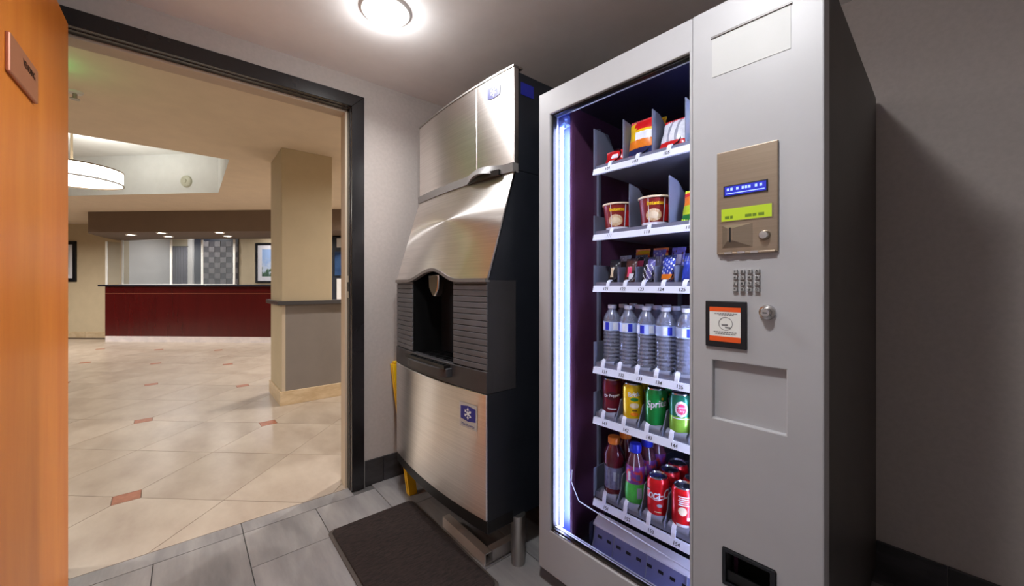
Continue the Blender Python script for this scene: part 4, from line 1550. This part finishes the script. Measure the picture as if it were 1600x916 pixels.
def water_bottle(u, d, z, label):
    t = Thing('water_bottle', (u, d, z), label, 'water bottle', 'clear water bottles on the fourth shelf', VM)
    pr = [(0, 0.002), (0.024, 0.001), (0.029, 0.006)]
    for k in range(1, 17):
        zz = 0.008 + k * 0.0062
        pr.append((0.0295 + (0.0012 if k % 2 else -0.0012), zz))
    pr += [(0.0300, 0.110), (0.0306, 0.112), (0.0306, 0.145), (0.0298, 0.148), (0.0270, 0.160), (0.0205, 0.173), (0.0140, 0.182), (0.0120, 0.186), (0.0120, 0.189)]
    t.part('bottle', MB().lathe(pr, (u, d, z), 24), M.pet, True)
    t.part('cap', MB().lathe([(0.0135, 0.1875), (0.0145, 0.189), (0.0145, 0.199), (0.0132, 0.2005), (0, 0.2005)], (u, d, z), 20), M.water_cap, True)
    lb = t.part('label_band', MB().lathe([(0.0309, 0.113), (0.0309, 0.144)], (u, d, z), 24), M.water_lab, True)
    for a0, a1, m_ in ((-2.25, -1.85, M.lab_white), (-1.80, -1.35, M.lab_blue), (-0.9, -0.3, M.lab_white), (-0.25, 0.2, M.lab_blue)):
        s5 = MB()
        s5.grid(lambda p, q: Vector((u + 0.0313 * math.cos(a0 + (a1 - a0) * p), d + 0.0313 * math.sin(a0 + (a1 - a0) * p), z + 0.116 + 0.025 * q)), 4, 1)
        t.part('label_block', s5, m_, parent=lb)
    return t


wcols = [0.25, 0.3145, 0.379, 0.4435, 0.508, 0.5725]
ordn = ['first', 'second', 'third', 'fourth', 'fifth', 'sixth']
rown = ['front row', 'second row', 'third row']
w0 = None
for r_ in range(3):
    for k, u in enumerate(wcols):
        lb = 'clear water bottle, %s from the left in the %s of the fourth shelf' % (ordn[k], rown[r_])
        if w0 is None:
            w0 = water_bottle(u, 0.108, BASE[3], lb)
        else:
            dup(w0.o, VM, (u, 0.108 + r_ * 0.068, BASE[3]), lb, random.uniform(-0.9, 0.9))

# cans
M.can_top = mat('can_aluminium', (196, 198, 206), 0.25, 1.0)
can_cache = {}


def can_mat(name, c):
    return mat(name, c, 0.28, 0.35, c2=tuple(min(255, int(v * 1.06)) for v in c), scale=(40, 40, 40), coat=0.3)


def can(u, d, z, label, group, body, lower=None, prints=None, key=None, turn=0.0):
    """drink can: body colour, optional lower colour, prints(t, wrapfn)"""
    if key in can_cache:
        return dup(can_cache[key].o, VM, (u, d, z), label, turn)
    t = Thing('soda_can', (u, d, z), label, 'soda can', group, VM)
    Rr = 0.0328
    pr = [(0.0235, 0.003), (0.026, 0.0005), (0.0275, 0.002), (Rr - 0.0005, 0.010), (Rr, 0.013), (Rr, 0.055), (Rr, 0.103), (0.0318, 0.107), (0.0275, 0.1165)]
    low = 1 if lower else 0
    t.part('can_body', MB().lathe(pr, (u, d, z), 28, mats=[2, 2, low, low, low, 0, 0, 0]), [body, lower or body, M.can_top], True)
    t.part('can_top', MB().lathe([(0.0275, 0.1165), (0.0272, 0.1205), (0.0262, 0.1210), (0.0252, 0.1190), (0.0240, 0.1165), (0, 0.1170)], (u, d, z), 28), M.can_top, True)
    t.part('pull_tab', MB().prism(rrect(u - 0.006, u + 0.006, d - 0.016, d + 0.004, 0.005, 3), 'z', z + 0.1175, z + 0.1190), M.can_top)

    def wrap(ang0, z0, e=0.0005, tilt=0.0):
        def f(x, y):
            X = x * math.cos(tilt) - y * math.sin(tilt)
            Y = x * math.sin(tilt) + y * math.cos(tilt)
            an = ang0 + X / Rr
            return Vector((u + (Rr + e) * math.cos(an), d + (Rr + e) * math.sin(an), z + z0 + Y))
        return f
    if prints:
        prints(t, wrap)
    if key:
        can_cache[key] = t
    return t


def patch(t, f, w_, h_, m_, name='print_patch', oval=False, n=10):
    s5 = MB()
    if oval:
        s5.grid(lambda p, q: f((p - 0.5) * w_ * math.sqrt(max(0.0002, 1 - (2 * q - 1) ** 2)), (q - 0.5) * h_), n, n)
    else:
        s5.grid(lambda p, q: f((p - 0.5) * w_, (q - 0.5) * h_), n, 2)
    return t.part(name, s5, m_)


FA = R(-58)     # the side of a can that faces the window


def txt(t, s, size, f, m_, sx=1.0, bold=0.0):
    tx = MB()
    add_text(tx, s, size, f, sx, bold)
    return t.part('print_lettering', tx, m_)


def p_pepper(t, w_):
    patch(t, w_(FA, 0.066, 0.0004), 0.046, 0.030, cm_dark, oval=True)
    txt(t, 'Dr Pepper', 0.0135, w_(FA, 0.067, 0.0009, 0.12), C_WHITE, 0.95, 0.0004)
    patch(t, w_(FA, 0.022, 0.0005), 0.03, 0.004, C_WHITE)


def p_lemon(t, w_):
    txt(t, 'Brisk', 0.021, w_(FA + 0.05, 0.088, 0.0008, 0.15), C_WHITE, 0.9, 0.0006)
    patch(t, w_(FA + 0.1, 0.072, 0.0004), 0.026, 0.012, C_GREEN, oval=True)
    patch(t, w_(FA + 0.1, 0.052, 0.0004), 0.030, 0.018, C_CREAM, oval=True)
    patch(t, w_(FA + 0.1, 0.024, 0.0004), 0.026, 0.012, C_ORANGE, oval=True)
    patch(t, w_(FA + 0.1, 0.036, 0.0005), 0.016, 0.003, C_BROWN)


def p_sprite(t, w_):
    f0 = w_(FA, 0.075, 0.0008, 0.16)
    txt(t, 'Sprite', 0.031, lambda x, y: f0(x + 0.2 * y, y), C_WHITE, 0.85, 0.0009)
    patch(t, w_(FA + 0.5, 0.092, 0.0005), 0.008, 0.008, C_YEL, oval=True)


def p_ginger(t, w_):
    patch(t, w_(FA - 0.1, 0.078, 0.0004), 0.036, 0.048, C_WHITE, oval=True)
    patch(t, w_(FA - 0.1, 0.078, 0.0008), 0.026, 0.032, C_PINK, oval=True)
    txt(t, 'Canada', 0.0095, w_(FA - 0.1, 0.083, 0.0012), C_WHITE, 1, 0.0003)
    txt(t, 'Dry', 0.0105, w_(FA - 0.1, 0.073, 0.0012), C_WHITE, 1, 0.0003)
    patch(t, w_(FA, 0.050, 0.0005), 0.06, 0.003, C_WHITE)


def p_coke(t, w_):
    f0 = w_(FA + 0.20, 0.073, 0.0008, 0.10)
    txt(t, 'Coca-Cola', 0.036, lambda x, y: f0(x + 0.32 * y, y * 1.1), C_WHITE, 0.72, 0.0009)
    s5 = MB()
    f = w_(FA + 0.2, 0.060, 0.0006)
    s5.grid(lambda p, q: f((p - 0.5) * 0.062, 0.004 * math.sin((p - 0.5) * 6) + (q - 0.5) * 0.003 * (1 - abs(2 * p - 1) ** 2 + 0.1)), 16, 1)
    t.part('print_wave', s5, C_WHITE)
    patch(t, w_(FA + 0.05, 0.040, 0.0006), 0.016, 0.010, C_GREY, oval=True)
    patch(t, w_(FA - 0.1, 0.020, 0.0006), 0.020, 0.0025, C_CREAM)


def p_coke2(t, w_):
    for k in range(5):
        patch(t, w_(FA - 0.1, 0.098 - k * 0.006, 0.0006), 0.03 - 0.004 * (k % 2), 0.003, C_WHITE)
    patch(t, w_(FA - 0.2, 0.056, 0.0005), 0.024, 0.026, C_CREAM, oval=True)
    patch(t, w_(FA - 0.2, 0.014, 0.0006), 0.036, 0.008, C_WHITE)
    patch(t, w_(FA + 0.35, 0.035, 0.0006), 0.012, 0.010, C_WHITE)


cm_maroon = can_mat('can_maroon', (112, 14, 38))
cm_dark = pm('can_dark_print', (72, 6, 22))
cm_yel = can_mat('can_yellow', (248, 200, 14))
cm_green = can_mat('can_green', (18, 148, 66))
cm_teal = can_mat('can_teal', (30, 128, 96))
cm_lime = can_mat('can_lime', (150, 206, 70))
cm_red = can_mat('can_red', (214, 14, 26))
GC = 'soda cans on the fifth shelf'
z5 = BASE[4] + 0.001
specs = [('maroon', cm_maroon, None, p_pepper, 'dark red soda can'), ('yellow', cm_yel, None, p_lemon, 'bright yellow soda can'), ('green', cm_green, None, p_sprite, 'bright green soda can'), ('teal', cm_teal, cm_lime, p_ginger, 'teal and lime soda can'), ('teal', cm_teal, cm_lime, p_ginger, 'teal and lime soda can')]
for k, u in enumerate((0.250, 0.331, 0.412, 0.491, 0.572)):
    key, b1, l1, pf, nm = specs[k]
    for r_ in range(3):
        wh = ['in front', 'one back', 'two back'][r_]
        can(u, 0.108 + r_ * 0.0675, z5, '%s %s in %s column of fifth shelf' % (nm, wh, ordn[k]), GC, b1, l1, pf, key, 0 if r_ == 0 else random.uniform(-1, 1))
GK = 'red cola cans on the bottom shelf'
z6 = BASE[5] + 0.001
for k, (u, pf, nm) in enumerate(((0.418, p_coke, 'third'), (0.498, p_coke2, 'fourth'), (0.578, p_coke2, 'fifth'))):
    for r_ in range(3):
        wh = ['at front of', 'one back in', 'two back in'][r_]
        can(u + (0.004 if r_ == 1 else 0), 0.108 + r_ * 0.0675, z6, 'red cola can %s %s column of bottom shelf' % (wh, nm), GK, cm_red, None, pf, 'cola%d' % (k > 0), 0 if r_ == 0 else random.uniform(-0.6, 0.6))

# juice and sports drink bottles on the bottom shelf
M.cap_or = pm('orange_cap', (240, 128, 36), 0.4)
M.cap_bl = pm('blue_cap', (38, 56, 214), 0.4)
M.juice_red = mat('dark_red_drink', (78, 12, 26), 0.12, c2=(94, 16, 30), scale=(20, 20, 20), coat=0.5)
M.juice_lab = mat('grey_blue_label', (96, 94, 122), 0.35, c2=(128, 126, 152), scale=(60, 60, 60))
M.fruit = mat('fruit_print', (208, 60, 40), 0.35, c2=(120, 60, 150), scale=(45, 45, 45), detail=2, pos=(0.42, 0.55))
M.leafgreen = pm('leaf_green_print', (70, 178, 66), 0.35)
M.clearish = mat('dark_juice', (84, 40, 52), 0.12, c2=(120, 70, 84), scale=(20, 20, 20), coat=0.5)


def sport_bottle(u, d, z, label):
    t = Thing('sports_drink_bottle', (u, d, z), label, 'drink bottle', 'red sports drink bottles on the bottom shelf', VM)
    pr = [(0, 0.003), (0.027, 0.001), (0.0335, 0.007), (0.0340, 0.020), (0.0325, 0.024), (0.0325, 0.100), (0.0345, 0.106), (0.0350, 0.122), (0.0330, 0.140), (0.0255, 0.158), (0.0190, 0.168), (0.0175, 0.174)]
    t.part('bottle', MB().lathe(pr, (u, d, z), 26), M.juice_red, True)
    t.part('label_wrap', MB().lathe([(0.0330, 0.026), (0.0330, 0.099)], (u, d, z), 26), M.juice_lab, True)
    t.part('cap', MB().lathe([(0.0195, 0.172), (0.0205, 0.174), (0.0205, 0.192), (0.0190, 0.195), (0, 0.195)], (u, d, z), 22), M.cap_or, True)
    for da, wd, z0, h_ in ((-0.5, 0.004, 0.06, 0.06), (0.1, 0.010, 0.07, 0.03), (0.45, 0.004, 0.055, 0.05)):
        s5 = MB()
        an0 = FA + da
        s5.grid(lambda p, q: Vector((u + 0.0334 * math.cos(an0 + (p - .5) * wd / 0.033), d + 0.0334 * math.sin(an0 + (p - .5) * wd / 0.033), z + z0 + (q - 0.5) * h_)), 3, 1)
        t.part('label_stripe', s5, C_GREY)
    return t


s0 = sport_bottle(0.256, 0.110, BASE[5], 'dark red sports drink bottle with orange cap at front left of the bottom shelf')
dup(s0.o, VM, (0.256, 0.182, BASE[5]), 'dark red sports drink bottle with orange cap behind another on the bottom shelf', 0.5)


def juice_bottle(u, d, z, label):
    t = Thing('juice_bottle', (u, d, z), label, 'drink bottle', 'blue capped juice bottles on the bottom shelf', VM)
    pr = [(0, 0.003), (0.026, 0.001), (0.0325, 0.012), (0.0345, 0.035), (0.0335, 0.055), (0.0305, 0.072), (0.0300, 0.085), (0.0310, 0.105), (0.0290, 0.128), (0.0225, 0.150), (0.0165, 0.165), (0.0150, 0.172)]
    t.part('bottle', MB().lathe(pr, (u, d, z), 26, mats=[1, 1, 1, 1, 1, 2, 2, 2, 0, 0, 0]), [M.clearish, M.leafgreen, M.fruit], True)
    t.part('cap', MB().lathe([(0.0175, 0.168), (0.0190, 0.171), (0.0190, 0.188), (0.0175, 0.195), (0.010, 0.198), (0, 0.198)], (u, d, z), 22), M.cap_bl, True)
    for da, z0, w_, h_, m_ in ((0.35, 0.045, 0.016, 0.034, C_GREY), (-0.7, 0.095, 0.010, 0.03, C_WHITE), (0.25, 0.095, 0.014, 0.020, C_PURP), (-0.2, 0.14, 0.003, 0.05, C_WHITE)):  # label prints; the thin white streak up the shoulder is a painted highlight
        s5 = MB()
        an0 = FA + da

        def rad(zz):
            for (ra, za), (rb, zb_) in zip(pr, pr[1:]):
                if za <= zz <= zb_ and zb_ > za:
                    return ra + (rb - ra) * (zz - za) / (zb_ - za)
            return 0.033
        s5.grid(lambda p, q: Vector((u + (rad(z0 + (q - .5) * h_) + 0.0008) * math.cos(an0 + (p - .5) * w_ / 0.033), d + (rad(z0 + (q - .5) * h_) + 0.0008) * math.sin(an0 + (p - .5) * w_ / 0.033), z + z0 + (q - 0.5) * h_)), 4, 5)
        t.part('print_and_glint', s5, m_)
    return t


j0 = juice_bottle(0.337, 0.112, BASE[5], 'juice bottle with blue cap and green base at the front of the bottom shelf')
dup(j0.o, VM, (0.339, 0.184, BASE[5]), 'juice bottle with blue cap, second back in its column on the bottom shelf', 0.4)
dup(j0.o, VM, (0.337, 0.256, BASE[5]), 'juice bottle with blue cap, third back in its column on the bottom shelf', -0.5)
